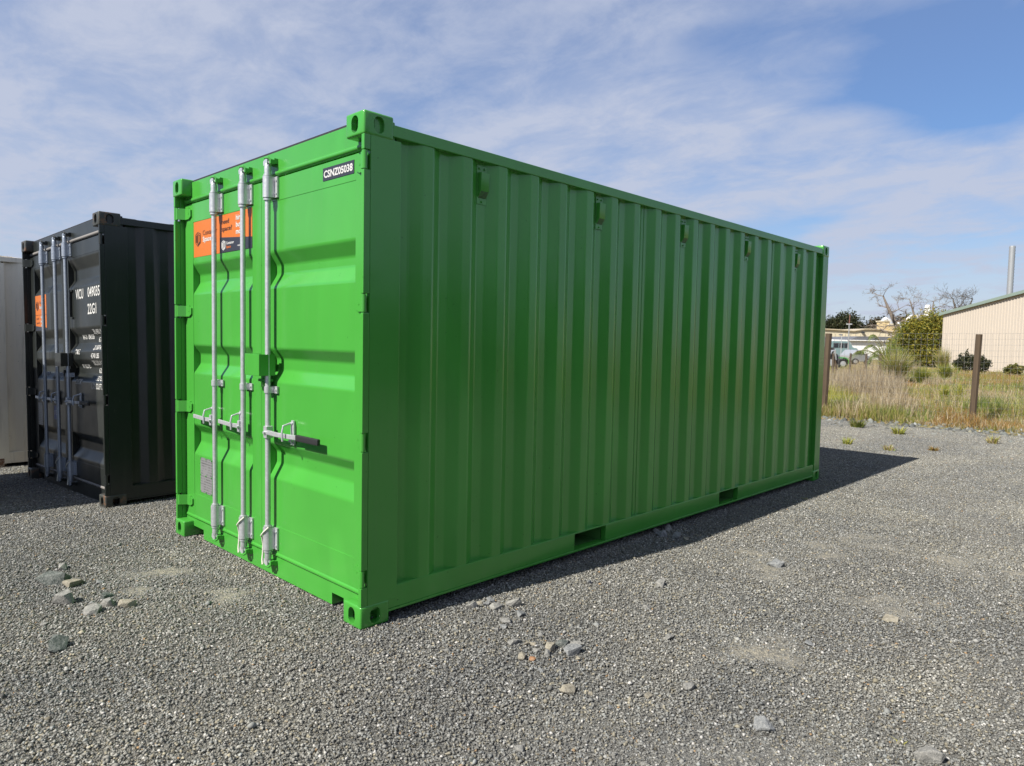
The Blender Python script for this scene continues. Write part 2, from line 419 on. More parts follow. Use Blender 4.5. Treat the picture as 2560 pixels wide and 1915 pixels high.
    for side in (0, 1):
        x0, x1, p0, p1 = ((-1.213, -0.044, -1.108, -0.178) if side == 0 else (-CW+0.044, -1.225, -2.258, -1.330))
        m = MB().box(x0, p0, 0.072, 0.128, 0.160, 2.420).box(p1, x1, 0.072, 0.128, 0.160, 2.420)
        m.box(p0-0.001, p1+0.001, 0.0725, 0.1275, 2.286, 2.4195).box(p0-0.001, p1+0.001, 0.0725, 0.1275, 0.1605, 0.324)
        leaf = m.build('door_leaf', pm, root, bevel=0.003)
        prof = rounded(door_profile(ribs), 0.012)
        MB().prism(prof+[(y+0.003, z) for y, z in prof[::-1]], 'x', p0-0.002, p1+0.002).build('door_panel', pm, leaf, smooth=32)
        sgn = 1 if side == 0 else -1; xe = 0 if side == 0 else -CW
        for a, b in HINGE_Z:
            q = MB()
            q.prism([(-0.020, 0.010), (-0.045, 0.012), (-0.075, 0.060), (-0.135, 0.060), (-0.135, 0.071), (-0.070, 0.071), (-0.040, 0.024), (-0.020, 0.022)], 'z', a+0.008, b-0.008)
            q.prism([(-0.134, a+0.010), (-0.134, b-0.010), (-0.165, b-0.026), (-0.165, a+0.026)], 'y', 0.0605, 0.0705)
            q.cyl((-0.018, 0.017, a+0.004), (-0.018, 0.017, b-0.004), 0.0145, 14)
            q.cyl((-0.018, 0.017, a-0.004), (-0.018, 0.017, b+0.004), 0.009, 10)
            q.cyl((-0.128, 0.0585, (a+b)/2), (-0.128, 0.0625, (a+b)/2), 0.006, 8)
            if side: q.map(mirror)
            q.build('hinge', pm, leaf, smooth=40)
    MB().box(-1.232, -1.206, 0.0700, 0.0745, 0.165, 2.416).build('door_seal', gasket if gasket != 'none' else pm, root, bevel=0.002)
    if vents:
        for k in (1, 5, 9, 13, 17):
            yv = 0.516+0.278*k+0.035
            m = MB().box(-0.046, -0.0435, yv-0.038, yv+0.038, 2.262, 2.478)
            m.prism([(-0.044, 2.296), (-0.018, 2.333), (-0.014, 2.436), (-0.044, 2.440)], 'y', yv-0.030, yv+0.034)
            for dy in (-0.02, 0.02): m.cyl((-0.044, yv+dy, 2.462), (-0.036, yv+dy, 2.462), 0.006, 8)
            m.cyl((-0.044, yv, 2.276), (-0.036, yv, 2.276), 0.006, 8)
            v = m.build('vent', pm, root, bevel=0.002)
            g = MB()
            for i in range(6):
                t = (i+0.5)/6; x = -0.044+0.026*t+0.0012; z = 2.296+0.037*t
                g.box(x-0.0015, x+0.0012, yv-0.026, yv+0.030, z-0.0012, z+0.0012)
            g.build('vent_slot', 'rubber', v)
    if not hardware: return
    for i, bx in enumerate(BAR_X):
        by = 0.030
        bar = MB().cyl((bx, by, 0.14), (bx, by, 2.47), 0.0160, 20).build('locking_bar', metal, root, smooth=50)
        for z0, z1 in ((2.300, 2.425), (0.182, 0.318)):
            m = MB().cyl((bx, by, z0), (bx, by, z1), 0.0285, 18)
            m.cyl((bx, by, z0-0.016), (bx, by, z0-0.004), 0.0245, 18).cyl((bx, by, z1+0.003), (bx, by, z1+0.013), 0.0235, 18)
            m.box(bx-0.058, bx+0.058, 0.060, 0.0705, z0+0.002, z1-0.002)
            m.box(bx-0.028, bx+0.028, by, 0.0605, z0+0.003, z1-0.003)
            for sx in (-0.046, 0.046):
                for zz_ in (z0+0.025, z1-0.025): m.cyl((bx+sx, 0.054, zz_), (bx+sx, 0.062, zz_), 0.007, 6)
            m.build('bar_guide', metal, bar, smooth=40)
        m = MB().cyl((bx, by, 1.140), (bx, by, 1.178), 0.0215, 16).box(bx-0.050, bx+0.056, 0.0605, 0.071, 1.138, 1.180).box(bx-0.021, bx+0.021, by, 0.061, 1.140, 1.178)
        for sx in (-0.036, 0.042): m.cyl((bx+sx, 0.054, 1.159), (bx+sx, 0.062, 1.159), 0.007, 6)
        m.build('bar_clamp', metal, bar, smooth=40)
        for top in (1, 0):
            zc, s = (2.470, 1) if top else (0.140, -1)
            m = MB().tube([(bx, by, zc-0.04*s), (bx, by, zc+0.006*s), (bx, by, zc+0.02*s), (bx, by, zc+0.032*s)], [0.0185, 0.0205, 0.016, 0.013], 14)
            m.prism([(bx-0.030, zc+0.018*s), (bx+0.012, zc+0.020*s), (bx+0.016, zc+0.050*s), (bx-0.004, zc+0.058*s), (bx-0.034, zc+0.044*s)], 'y', by-0.012, by+0.012)
            m.cyl((bx+0.018, by+0.002, zc+0.030*s), (bx+0.036, by+0.01, zc+0.046*s), 0.008, 8)
            m.build('cam', metal, bar, smooth=40)
            k = MB().box(bx-0.045, bx+0.042, 0.050, 0.0745, zc+0.028*s, zc+0.060*s)
            k.box(bx-0.045, bx-0.028, by-0.008, 0.055, zc+0.028*s, zc+0.052*s).box(bx+0.024, bx+0.042, by-0.004, 0.055, zc+0.024*s, zc+0.050*s)
            k.tube([(bx-0.036, by+0.004, zc+0.052*s), (bx-0.01, by-0.01, zc+0.062*s), (bx+0.02, by-0.006, zc+0.060*s), (bx+0.034, by+0.006, zc+0.046*s)], 0.0075, 8)
            k.build('cam_keeper', pm, root, bevel=0.003)
        # handle
        d = 1 if i == 2 else -1; zc = 0.903
        m = MB().box(bx-0.006, bx+d*0.034, by-0.026, by+0.018, zc-0.034, zc+0.038); m.cyl((bx+d*0.014, by-0.038, zc), (bx+d*0.014, by+0.02, zc), 0.010, 10)
        m.build('handle_hub', metal, bar, bevel=0.004)
        xe = {0: -2.150, 1: -1.735, 2: -0.690}[i]
        pts = [(bx+d*0.016, by-0.026, zc+0.004), (bx+(xe-bx)*0.40, by-0.022, zc-0.001), (bx+(xe-bx)*0.62, by-0.010, zc-0.002), (xe, by-0.008, zc+0.002)]
        m = MB()
        for a, b in zip(pts[:-1], pts[1:]):
            h = 0.0135
            m.add([(a[0], a[1], a[2]-h), (b[0], b[1], b[2]-h), (b[0], b[1]+0.012, b[2]-h), (a[0], a[1]+0.012, a[2]-h), (a[0], a[1], a[2]+h), (b[0], b[1], b[2]+h), (b[0], b[1]+0.012, b[2]+h), (a[0], a[1]+0.012, a[2]+h)],
                  [(0,3,2,1),(4,5,6,7),(0,1,5,4),(1,2,6,5),(2,3,7,6),(3,0,4,7)])
        m.build('handle', metal, bar, bevel=0.003)
        if i == 2: MB().box(-0.694, -0.452, by-0.014, by+0.008, zc-0.016, zc+0.020).build('handle_grip', 'rubber', bar, bevel=0.006)
        kx = {0: -1.905, 1: -1.478, 2: -0.800}[i]
        m = MB().prism([(kx-0.020, zc-0.055), (kx+0.018, zc-0.055), (kx+0.018, zc+0.062), (kx+0.008, zc+0.090), (kx-0.012, zc+0.090), (kx-0.020, zc+0.060)], 'y', 0.058, 0.070)
        m.box(kx-0.016, kx+0.014, by+0.012, 0.060, zc-0.036, zc-0.022).tube([(kx-0.012, 0.060, zc+0.075), (kx-0.012, by-0.022, zc+0.060), (kx-0.010, by-0.032, zc+0.020), (kx-0.010, by-0.028, zc-0.030)], 0.0065, 8)
        m.cyl((kx, 0.052, zc+0.074), (kx, 0.060, zc+0.074), 0.008, 8).cyl((kx, 0.052, zc-0.044), (kx, 0.060, zc-0.044), 0.008, 8)
        m.build('handle_keeper', metal, root, bevel=0.002)
        if i > 0:
            pth = [(bx+0.030, 0.020, 0.325), (bx+0.010, -0.004, 0.296), (bx-0.020, -0.004, 0.270), (bx-0.038, 0.012, 0.252), (bx-0.046, 0.022, 0.205), (bx-0.050, 0.022, 0.150), (bx-0.046, 0.016, 0.112), (bx-0.030, 0.010, 0.085)]
            MB().tube(pth, 0.0052, 7).build('rope', 'rope', bar, smooth=60)
    m = MB().box(-1.213, -1.028, -0.034, -0.028, 1.243, 1.373)
    for xa, xb in ((-1.213, -1.207), (-1.034, -1.0275)): m.box(xa, xb, -0.0285, 0.071, 1.2435, 1.3725)
    m.box(-1.085, -1.033, -0.025, 0.071, 1.360, 1.366).box(-1.207, -1.085, 0.02, 0.071, 1.352, 1.358)
    box = m.build('lock_box', pm, root, bevel=0.004)
    MB().box(-1.205, -1.088, -0.022, 0.018, 1.300, 1.306).build('box_shade', 'rubber', box)  # black plate, the shade inside the open box put in as colour
    MB().box(-1.15, -1.05, 0.02, 0.071, 1.205, 1.222).box(-1.10, -1.07, 0.0, 0.071, 1.175, 1.206).build('lock_keeper', pm, box, bevel=0.003)

def plate(name, mat, parent, x0, x1, z0, z1, y, t=0.0015):
    return MB().box(x0, x1, y-t, y, z0, z1).build(name, mat, parent)
def poly_plate(name, mat, parent, pts, y, t=0.0012):
    return MB().prism(pts, 'y', y-t, y).build(name, mat, parent)
def logo(parent, mat, x, z, s, y, lw=0.05):
    out = [(0.0, 0.78), (0.36, 0.92), (0.80, 0.80), (0.80, 0.22), (0.36, 0.0), (0.0, 0.24)]
    m = MB()
    def seg(a, b, w):
        a = Vector(a)*s; b = Vector(b)*s; d = (b-a).normalized(); n_ = Vector((-d.y, d.x))*w*s*0.5
        m.prism([(x+(a+n_).x, z+(a+n_).y), (x+(b+n_).x, z+(b+n_).y), (x+(b-n_).x, z+(b-n_).y), (x+(a-n_).x, z+(a-n_).y)], 'y', y-0.0012, y)
    for a, b in zip(out, out[1:]+out[:1]): seg(a, b, lw)
    seg((0.36, 0.10), (0.36, 0.80), lw)
    for u in (0.09, 0.18, 0.27): seg((u, 0.30-u*0.35), (u, 0.70+u*0.25), lw*0.8)
    seg((0.36, 0.80), (0.70, 0.70), lw); seg((0.70, 0.70), (0.70, 0.26), lw); seg((0.70, 0.26), (0.36, 0.10), lw); seg((0.53, 0.20), (0.53, 0.72), lw*0.8)
    return m.build('emblem', mat, parent)

RIBS_G = [(1.988, 1.911, 1.856, 1.775), (1.408, 1.345, 1.275, 1.205), (0.831, 0.774, 0.703, 0.616)]
RIBS_D = [(2.27, 2.17, 2.07, 2.00), (1.61, 1.53, 1.46, 1.39), (1.31, 1.24, 1.17, 1.10), (0.60, 0.53, 0.45, 0.36)]

SLOPE = 0.034
def gz(x, y):                              # yard falls gently away beyond the left side of the green container
    return -SLOPE*max(0.0, -2.45-x)

green = empty('shipping_container'); tag(green, 'bright green shipping container with three galvanised locking bars', 'container')
build_container(green, 'green', 'green', RIBS_G, gasket='none')
# number plate, stickers, data plate
pl = plate('number_plate', 'navy', green, -0.493, -0.192, 2.324, 2.392, 0.0715)
link('lettering', text_mesh('lettering', 'CSNZ05038', -0.481, 2.340, 0.0375, 0.278, 0.0698, bold=0.03), 'whiteprint', pl)
def sticker_a(x0, x1, z0, z1, y, root):
    s_ = plate('sticker', 'orange', root, x0, x1, z0, z1, y); h = z1-z0; yy = y-0.0017
    logo(s_, 'ink', x0+0.035, z0+h*0.30, 0.105, yy, 0.05)
    link('lettering', text_mesh('lettering', 'Container', x0+0.16, z0+h*0.58, 0.034, 0.235, yy), 'ink', s_)
    link('lettering', text_mesh('lettering', 'Space', x0+0.16, z0+h*0.40, 0.034, 0.140, yy, bold=0.02), 'whiteprint', s_)
    return s_
def sticker_b(x0, x1, z0, z1, y, root):
    s_ = plate('sticker', 'orange', root, x0, x1, z0, z1, y); h = z1-z0; w = x1-x0; yy = y-0.0017
    poly_plate('sticker_base', 'navy', s_, [(x0, z0), (x1, z0), (x1, z0+h*0.28), (x0, z0+h*0.42)], yy)
    k = w/0.48
    link('lettering', text_mesh('lettering', 'need', x0+0.03*k, z0+h*0.76, 0.032*k, 0.115*k, yy, bold=0.015), 'ink', s_)
    link('lettering', text_mesh('lettering', 'space?', x0+0.03*k, z0+h*0.57, 0.032*k, 0.160*k, yy, bold=0.015), 'ink', s_)
    for t, q, ww in (('hire', 0.79, 0.088), ('buy', 0.61, 0.080), ('mod', 0.43, 0.100)):
        link('lettering', text_mesh('lettering', t, x0+0.250*k, z0+h*q, 0.033*k, ww*k, yy, bold=0.03), 'whiteprint', s_)
    y2 = yy-0.0014
    logo(s_, 'whiteprint', x0+0.035*k, z0+h*0.06, 0.068*k, y2, 0.07)
    link('lettering', text_mesh('lettering', 'Container', x0+0.105*k, z0+h*0.20, 0.018*k, 0.118*k, y2, bold=0.02), 'whiteprint', s_)
    link('lettering', text_mesh('lettering', 'Space', x0+0.105*k, z0+h*0.10, 0.018*k, 0.070*k, y2, bold=0.02), 'orangeprint', s_)
    link('lettering', text_mesh('lettering', 'www.', x0+0.275*k, z0+h*0.10, 0.014*k, 0.06*k, y2, bold=0.02), 'whiteprint', s_)
    return s_
sticker_a(-2.245, -1.812, 2.035, 2.284, 0.0748, green)
sticker_b(-1.808, -1.334, 2.035, 2.284, 0.0746, green)
dp = plate('data_plate', 'spec', green, -2.148, -1.952, 0.352, 0.603, 0.0748, 0.003)
q = MB().cyl((0, 0.068, 0), (0, 0.073, 0), 0.005, 8); rv = new_mesh('rivet', q.v, q.f); rv.materials.append(M['green'])
for x in (-2.142, -2.05, -1.958):
    for z in (0.358, 0.478, 0.597): link('rivet', rv, None, dp, (x, 0, z))

# dark container behind
dark = empty('shipping_container', (-3.796, -0.085, gz(-3.796, 0)-0.012)); dark.rotation_euler = (0, -0.0285, 0.0356)
tag(dark, 'charcoal shipping container with white stencilled codes left of the green one', 'container')
build_container(dark, 'dark', 'darkrust', RIBS_D, metal='galvdark', vents=False, interior='rubber')
yfd = profile_y(RIBS_D)
DX = 0.90
for t, x, z, h, w in [('VICU', -0.905, 1.884, 0.093, 0.217), ('049035', -0.566, 1.888, 0.091, 0.318), ('22G1', -0.578, 1.731, 0.097, 0.232),
                      ('38,480 KGS', -0.518, 1.546, 0.044, 0.30), ('67,200 LBS', -0.434, 1.471, 0.045, 0.29), ('MAX  GROSS', -0.858, 1.502, 0.043, 0.306),
                      ('2,150 KGS', -0.485, 1.402, 0.040, 0.27), ('4,740 LBS', -0.519, 1.324, 0.045, 0.216), ('TARE', -0.964, 1.360, 0.047, 0.13),
                      ('28,330 KGS', -0.528, 1.259, 0.043, 0.31), ('62,460 LBS', -0.444, 1.186, 0.046, 0.29), ('PAYLOAD', -0.868, 1.228, 0.036, 0.204),
                      ('33.2 CU.M', -0.457, 1.117, 0.042, 0.26), ('1,172 CU.FT.', -0.524, 1.040, 0.052, 0.28), ('CU.CAP.', -0.980, 1.074, 0.048, 0.187)]:
    link('lettering', text_mesh('lettering', t, x, z, h, w, yfun=lambda q: yfd(q)-0.001, bold=0.014), 'wornprint', dark)
ds = plate('sticker', 'orange', dark, -2.252, -1.86, 1.783, 1.990, 0.0748)
logo(ds, 'ink', -2.22, 1.83, 0.105, 0.073, 0.05)
link('lettering', text_mesh('lettering', 'Container', -2.10, 1.90, 0.030, 0.20, 0.073), 'ink', ds)
link('lettering', text_mesh('lettering', 'Space', -2.10, 1.85, 0.030, 0.12, 0.073, bold=0.02), 'whiteprint', ds)
ds = plate('sticker', 'orange', dark, -2.252, -1.86, 1.615, 1.779, 0.0746)
link('lettering', text_mesh('lettering', 'need', -2.22, 1.735, 0.022, 0.09, 0.0728), 'ink', ds)
link('lettering', text_mesh('lettering', 'space?', -2.22, 1.69, 0.022, 0.12, 0.0728), 'ink', ds)
for t, z in (('hire', 1.745), ('buy', 1.702), ('mod', 1.66)): link('lettering', text_mesh('lettering', t, -2.06, z, 0.025, 0.07, 0.0728, bold=0.03), 'whiteprint', ds)
poly_plate('sticker_base', 'navy', ds, [(-2.252, 1.615), (-1.86, 1.615), (-1.86, 1.64), (-2.252, 1.668)], 0.0726)
plate('data_plate', 'spec', dark, -2.245, -2.085, 0.60, 0.84, 0.0748, 0.003)
bp = plate('blue_plate', plain('blue_print', (0.03, 0.06, 0.22), 0.4), dark, -1.685, -1.55, 0.69, 0.83, 0.0748, 0.002)
link('lettering', text_mesh('lettering', 'UTEX', -1.675, 0.74, 0.045, 0.11, 0.0725), 'wornprint', bp)
MB().box(-1.06, -1.03, 0.055, 0.0745, 1.72, 1.98).box(-1.03, -0.985, 0.062, 0.0745, 1.96, 1.98).box(-1.03, -0.985, 0.062, 0.0745, 1.70, 1.72).build('tally_bracket', 'dark', dark, bevel=0.003)

# pale container at the left border
white = empty('shipping_container', (-7.33, -0.36, gz(-7.33, 0)-0.006)); white.rotation_euler = (0, -0.032, 0.02)
tag(white, 'off-white shipping container with rusty corner at the left border', 'container')
build_container(white, 'white', 'whiterust', RIBS_D, vents=False, interior='rubber', hardware=True)

# container standing opposite, left of the camera: it shades the charcoal doors
opp = empty('shipping_container', (-4.365, -1.47-CL, gz(-4.365, 0)-0.01)); opp.rotation_euler = (0, -0.032, 0.0)
tag(opp, 'slate blue shipping container standing opposite the charcoal one', 'container')
build_container(opp, 'blue', 'blue', RIBS_D, vents=False, interior='rubber', hardware=False)

# ------------------------------------------------------------------ ground
def vnoise(x, y, s, seed=0):
    r = np.random.default_rng(seed); out = np.zeros_like(x, dtype=float); a = 1.0; tot = 0
    for o in range(4):
        for k in range(3):
            th = r.uniform(0, 2*math.pi); ph = r.uniform(0, 6.28); f = s*(2**o)*r.uniform(0.8, 1.25)
            out += a*np.sin((x*math.cos(th)+y*math.sin(th))*f+ph); tot += a
        a *= 0.55
    return out/tot
DUST = [(2186, 1356, 0.30), (2216, 1521, 0.26), (1878, 1391, 0.22), (1930, 1432, 0.2), (1912, 1630, 0.22), (2060, 1375, 0.25), (404, 1427, 0.3), (331, 1496, 0.25),
        (560, 1480, 0.22), (2330, 1520, 0.2), (2480, 1420, 0.4)]
DPTS = [(ground_at(u, v)[:2], r) for u, v, r in DUST]
def dust_mask(x, y):
    d = np.zeros_like(x, dtype=float); w = 0.45+0.8*vnoise(x, y, 8, 3)+0.9*vnoise(x, y, 19, 13)
    for (p, r) in DPTS:
        d = np.maximum(d, np.exp(-(((x-p[0])**2+(y-p[1])**2)/(r*r)))*w*1.5)
    base = np.clip(vnoise(x, y, 1.1, 5)*1.5-0.22, 0, 1)*np.clip(0.5+1.3*vnoise(x, y, 11, 9), 0, 1)
    return np.clip(np.maximum(d, base*0.8), 0, 1)
def fines(x, y):                          # compacted ground where the chips sit bedded in grit
    return np.clip(0.15+0.10*np.clip(x, -3, 3)+1.25*vnoise(x, y, 0.75, 41)+0.7*vnoise(x, y, 4.0, 43), 0, 1)
def axis(lo, a, b, hi, step, g=1.5):
    left = []; s = step; q = a
    while q > lo: q -= s; s *= g; left.append(q)
    right = []; s = step; q = b
    while q < hi: q += s; s *= g; right.append(q)
    return np.array(left[::-1]+list(np.arange(a, b, step))+[b]+right)
def grid_mesh(name, xs, ys, zf):
    X, Y = np.meshgrid(xs, ys); Z = zf(X, Y); V = np.stack([X, Y, Z], -1).reshape(-1, 3)
    nx, ny = len(xs), len(ys); i = np.arange(ny-1)[:, None]*nx+np.arange(nx-1)[None, :]
    F = np.stack([i, i+1, i+1+nx, i+nx], -1).reshape(-1, 4)
    me = np_mesh(name, V, F); me.polygons.foreach_set('use_smooth', np.ones(len(F), bool)); return me, V
def yard_z(X, Y):
    z = -SLOPE*np.maximum(0, -2.45-np.maximum(X, -40))
    z = z-0.0060+0.002*vnoise(X, Y, 3.0, 1)+np.maximum(0.0118*dust_mask(X, Y), 0.0074*fines(X, Y))
    return np.where(Y > 14.5, z-0.25*np.clip((Y-14.5)/2, 0, 1), z)
def gravel_mat(name, sheet):
    b = NB(name); co = b.coord('World')
    macro = b.ramp(b.noise(co, 0.9, 4, 0.6), 0.35, 0.65)
    if sheet:
        v = b.n('ShaderNodeTexVoronoi'); v.inputs['Scale'].default_value = 95; b.l(co, v.inputs['Vector'])
        sc = b.n('ShaderNodeSeparateColor'); b.l(v.outputs['Color'], sc.inputs[0])
        v2 = b.n('ShaderNodeTexVoronoi'); v2.inputs['Scale'].default_value = 260; b.l(co, v2.inputs['Vector'])
        sc2 = b.n('ShaderNodeSeparateColor'); b.l(v2.outputs['Color'], sc2.inputs[0])
        f = b.mul(b.mul(sc.outputs[0], 0.6), b.mul(sc2.outputs[0], 0.4), 'ADD')
        c = b.mix(f, (0.075, 0.075, 0.072), (0.205, 0.20, 0.178))
        at_ = b.n('ShaderNodeAttribute'); at_.attribute_name = 'dust'
        rag = b.ramp(b.noise(co, 38, 6, 0.72), 0.38, 0.60)
        c = b.mix(b.mul(at_.outputs['Fac'], b.mul(rag, 0.9)), c, (0.30, 0.275, 0.215))
        tone = b.ramp(b.noise(co, 0.55, 5, 0.6, 0.8), 0.32, 0.68)
        c = b.mix(1.0, c, b.mix(tone, (0.84, 0.85, 0.87), (1.12, 1.11, 1.07)), 'MULTIPLY')
        h = b.mul(b.mul(v.outputs['Distance'], -1.0), b.mul(v2.outputs['Distance'], -0.5), 'ADD')
        return b.set(Base_Color=c, Roughness=0.95, Specular_IOR_Level=0.2, Normal=b.bump(h, 0.9, 0.008))
    a = b.n('ShaderNodeVertexColor'); a.layer_name = 'col'
    f = b.noise(co, 120, 3, 0.6)
    c = b.mix(0.5, a.outputs[0], b.mix(f, (0.55, 0.55, 0.56), (0.95, 0.93, 0.88)), 'MULTIPLY')
    c = b.mix(b.mul(macro, 0.10), c, (0.30, 0.265, 0.20))
    tone = b.ramp(b.noise(co, 0.55, 5, 0.6, 0.8), 0.32, 0.68)
    c = b.mix(1.0, c, b.mix(tone, (0.84, 0.85, 0.87), (1.12, 1.11, 1.07)), 'MULTIPLY')
    return b.set(Base_Color=c, Roughness=0.9, Specular_IOR_Level=0.25)
M['yard'] = gravel_mat('gravel_bed', True); M['stone'] = gravel_mat('gravel_chips', False)
me, V = grid_mesh('yard', axis(-300, -9.0, 6.6, 300, 0.06, 1.25), axis(-120, -3.4, 13.6, 60, 0.06, 1.35), yard_z)
a = me.attributes.new('dust', 'FLOAT', 'POINT'); a.data.foreach_set('value', dust_mask(V[:, 0], V[:, 1]).astype(np.float32))
yard = link('gravel_ground', me, 'yard'); yard['kind'] = 'structure'; yard['label'] = 'grey gravel yard with pale dusty patches'

OCT_V = np.array([(1, 0, 0), (-1, 0, 0), (0, 1, 0), (0, -1, 0), (0, 0, 1), (0, 0, -1)], float)
OCT_F = np.array([(0, 2, 4), (2, 1, 4), (1, 3, 4), (3, 0, 4), (2, 0, 5), (1, 2, 5), (3, 1, 5), (0, 3, 5)])
def stones(n, rng, place, smin, smax, pw=2.2, flat=0.62, sink=0.25):
    s = smin+(smax-smin)*rng.random(n)**pw
    A = s[:, None]*np.stack([rng.uniform(.75, 1.25, n), rng.uniform(.55, 1.0, n), rng.uniform(.4, 1.0, n)*flat*1.3], -1)
    B = OCT_V[None]*A[:, None]*rng.uniform(0.62, 1.42, (n, len(OCT_V), 1))
    th = rng.uniform(0, 6.283, n); tx = rng.uniform(-.6, .6, n); c, s_ = np.cos(tx)[:, None], np.sin(tx)[:, None]
    y = B[..., 1]*c-B[..., 2]*s_; z = B[..., 1]*s_+B[..., 2]*c; x = B[..., 0]
    c, s_ = np.cos(th)[:, None], np.sin(th)[:, None]
    P = place(n); out = np.stack([x*c-y*s_+P[:, :1], x*s_+y*c+P[:, 1:2], z+P[:, 2:3]+A[:, 2:3]*(0.5-sink)], -1)
    F = (OCT_F[None]+(np.arange(n)*len(OCT_V))[:, None, None]).reshape(-1, 3)
    g = rng.normal(0.192, 0.062, n).clip(0.05, 0.5); col = np.stack([g*1.01, g*1.015, g*0.955], -1)
    k = rng.random(n); col[k > .84] *= (1.12, 1.03, 0.84); col[k > .975] = (0.48, 0.47, 0.45); col[k < .005] = (0.30, 0.20, 0.11); col[(k > .1) & (k < .28)] *= (0.92, 0.96, 1.0)
    return out.reshape(-1, 3), F, np.repeat(col, len(OCT_V), 0)
TILE = 1.5
src = bpy.data.collections.new('gravel_tiles')
for q in range(3):
    rng = np.random.default_rng(100+q)
    n = int(TILE*TILE*22000)
    def place(n): return np.stack([rng.uniform(-TILE/2, TILE/2, n), rng.uniform(-TILE/2, TILE/2, n), rng.uniform(-0.0035, 0.0022, n)], -1)
    V, F, C = stones(n, rng, place, 0.0021, 0.0100, 2.8)
    V2, F2, C2 = stones(130, rng, place, 0.009, 0.019, 1.6); F = np.concatenate([F, F2+len(V)]); V = np.concatenate([V, V2]); C = np.concatenate([C, C2])
    me = np_mesh('gravel_tile', V, F, C); me.materials.append(M['stone'])
    src.objects.link(bpy.data.objects.new('gravel_tile', me))
pts = []; rots = []; idx = []
for iy in range(12):
    for ix in range(-5, 8):
        x = -2.45+TILE*(ix+0.5); y = -3.6+TILE*(iy+0.5)
        if y > 13.0: continue
        pts.append((x, y, gz(x, y)+0.001)); rots.append(tuple((Matrix.Rotation(-math.atan(SLOPE) if x < -2.45 else 0.0, 3, 'Y') @ Matrix.Rotation(random.randrange(4)*math.pi/2, 3, 'Z')).to_euler())); idx.append(random.randrange(3))
me = bpy.data.meshes.new('gravel'); me.from_pydata(pts, [], [])
a = me.attributes.new('rot', 'FLOAT_VECTOR', 'POINT'); a.data.foreach_set('vector', np.array(rots, np.float32).ravel())
a = me.attributes.new('idx', 'INT', 'POINT'); a.data.foreach_set('value', np.array(idx, np.int32))
gravel = link('gravel', me); tag(gravel, 'loose grey crushed gravel covering the yard', 'gravel', kind='stuff')
ng = bpy.data.node_groups.new('gravel_scatter', 'GeometryNodeTree')
ng.interface.new_socket('Geometry', in_out='INPUT', socket_type='NodeSocketGeometry'); ng.interface.new_socket('Geometry', in_out='OUTPUT', socket_type='NodeSocketGeometry')
gi = ng.nodes.new('NodeGroupInput'); go = ng.nodes.new('NodeGroupOutput'); ip = ng.nodes.new('GeometryNodeInstanceOnPoints'); ci = ng.nodes.new('GeometryNodeCollectionInfo')
ci.inputs['Collection'].default_value = src; ci.inputs['Separate Children'].default_value = True; ci.inputs['Reset Children'].default_value = True
ar = ng.nodes.new('GeometryNodeInputNamedAttribute'); ar.data_type = 'FLOAT_VECTOR'; ar.inputs['Name'].default_value = 'rot'
ai = ng.nodes.new('GeometryNodeInputNamedAttribute'); ai.data_type = 'INT'; ai.inputs['Name'].default_value = 'idx'
ip.inputs['Pick Instance'].default_value = True
for a_, b_ in ((gi.outputs[0], ip.inputs['Points']), (ci.outputs[0], ip.inputs['Instance']), (ar.outputs[0], ip.inputs['Rotation']), (ai.outputs[0], ip.inputs['Instance Index']), (ip.outputs[0], go.inputs[0])):
    ng.links.new(a_, b_)
gravel.modifiers.new('scatter', 'NODES').node_group = ng

# ------------------------------------------------------------------ single stones
def rock_mat(name, c1, c2):
    b = NB(name); co = b.coord('Object')
    f = b.ramp(b.noise(co, 38, 8, 0.7), 0.3, 0.7); c = b.mix(f, c1, c2)
    c = b.mix(b.mul(b.ramp(b.noise(co, 150, 3), 0.55, 0.68), 0.5), c, (0.30, 0.29, 0.26))
    return b.set(Base_Color=c, Roughness=0.85, Specular_IOR_Level=0.3, Normal=b.bump(b.noise(co, 60, 8, 0.65), 0.7, 0.012))
RM = {'g': rock_mat('grey_stone', (0.13, 0.13, 0.122), (0.25, 0.245, 0.225)), 'd': rock_mat('dark_stone', (0.045, 0.055, 0.05), (0.14, 0.15, 0.14)),
      't': rock_mat('tan_stone', (0.16, 0.145, 0.11), (0.28, 0.255, 0.20)), 'o': rock_mat('orange_stone', (0.19, 0.085, 0.04), (0.27, 0.16, 0.085)), 'b': rock_mat('bluish_stone', (0.11, 0.116, 0.118), (0.22, 0.227, 0.225))}
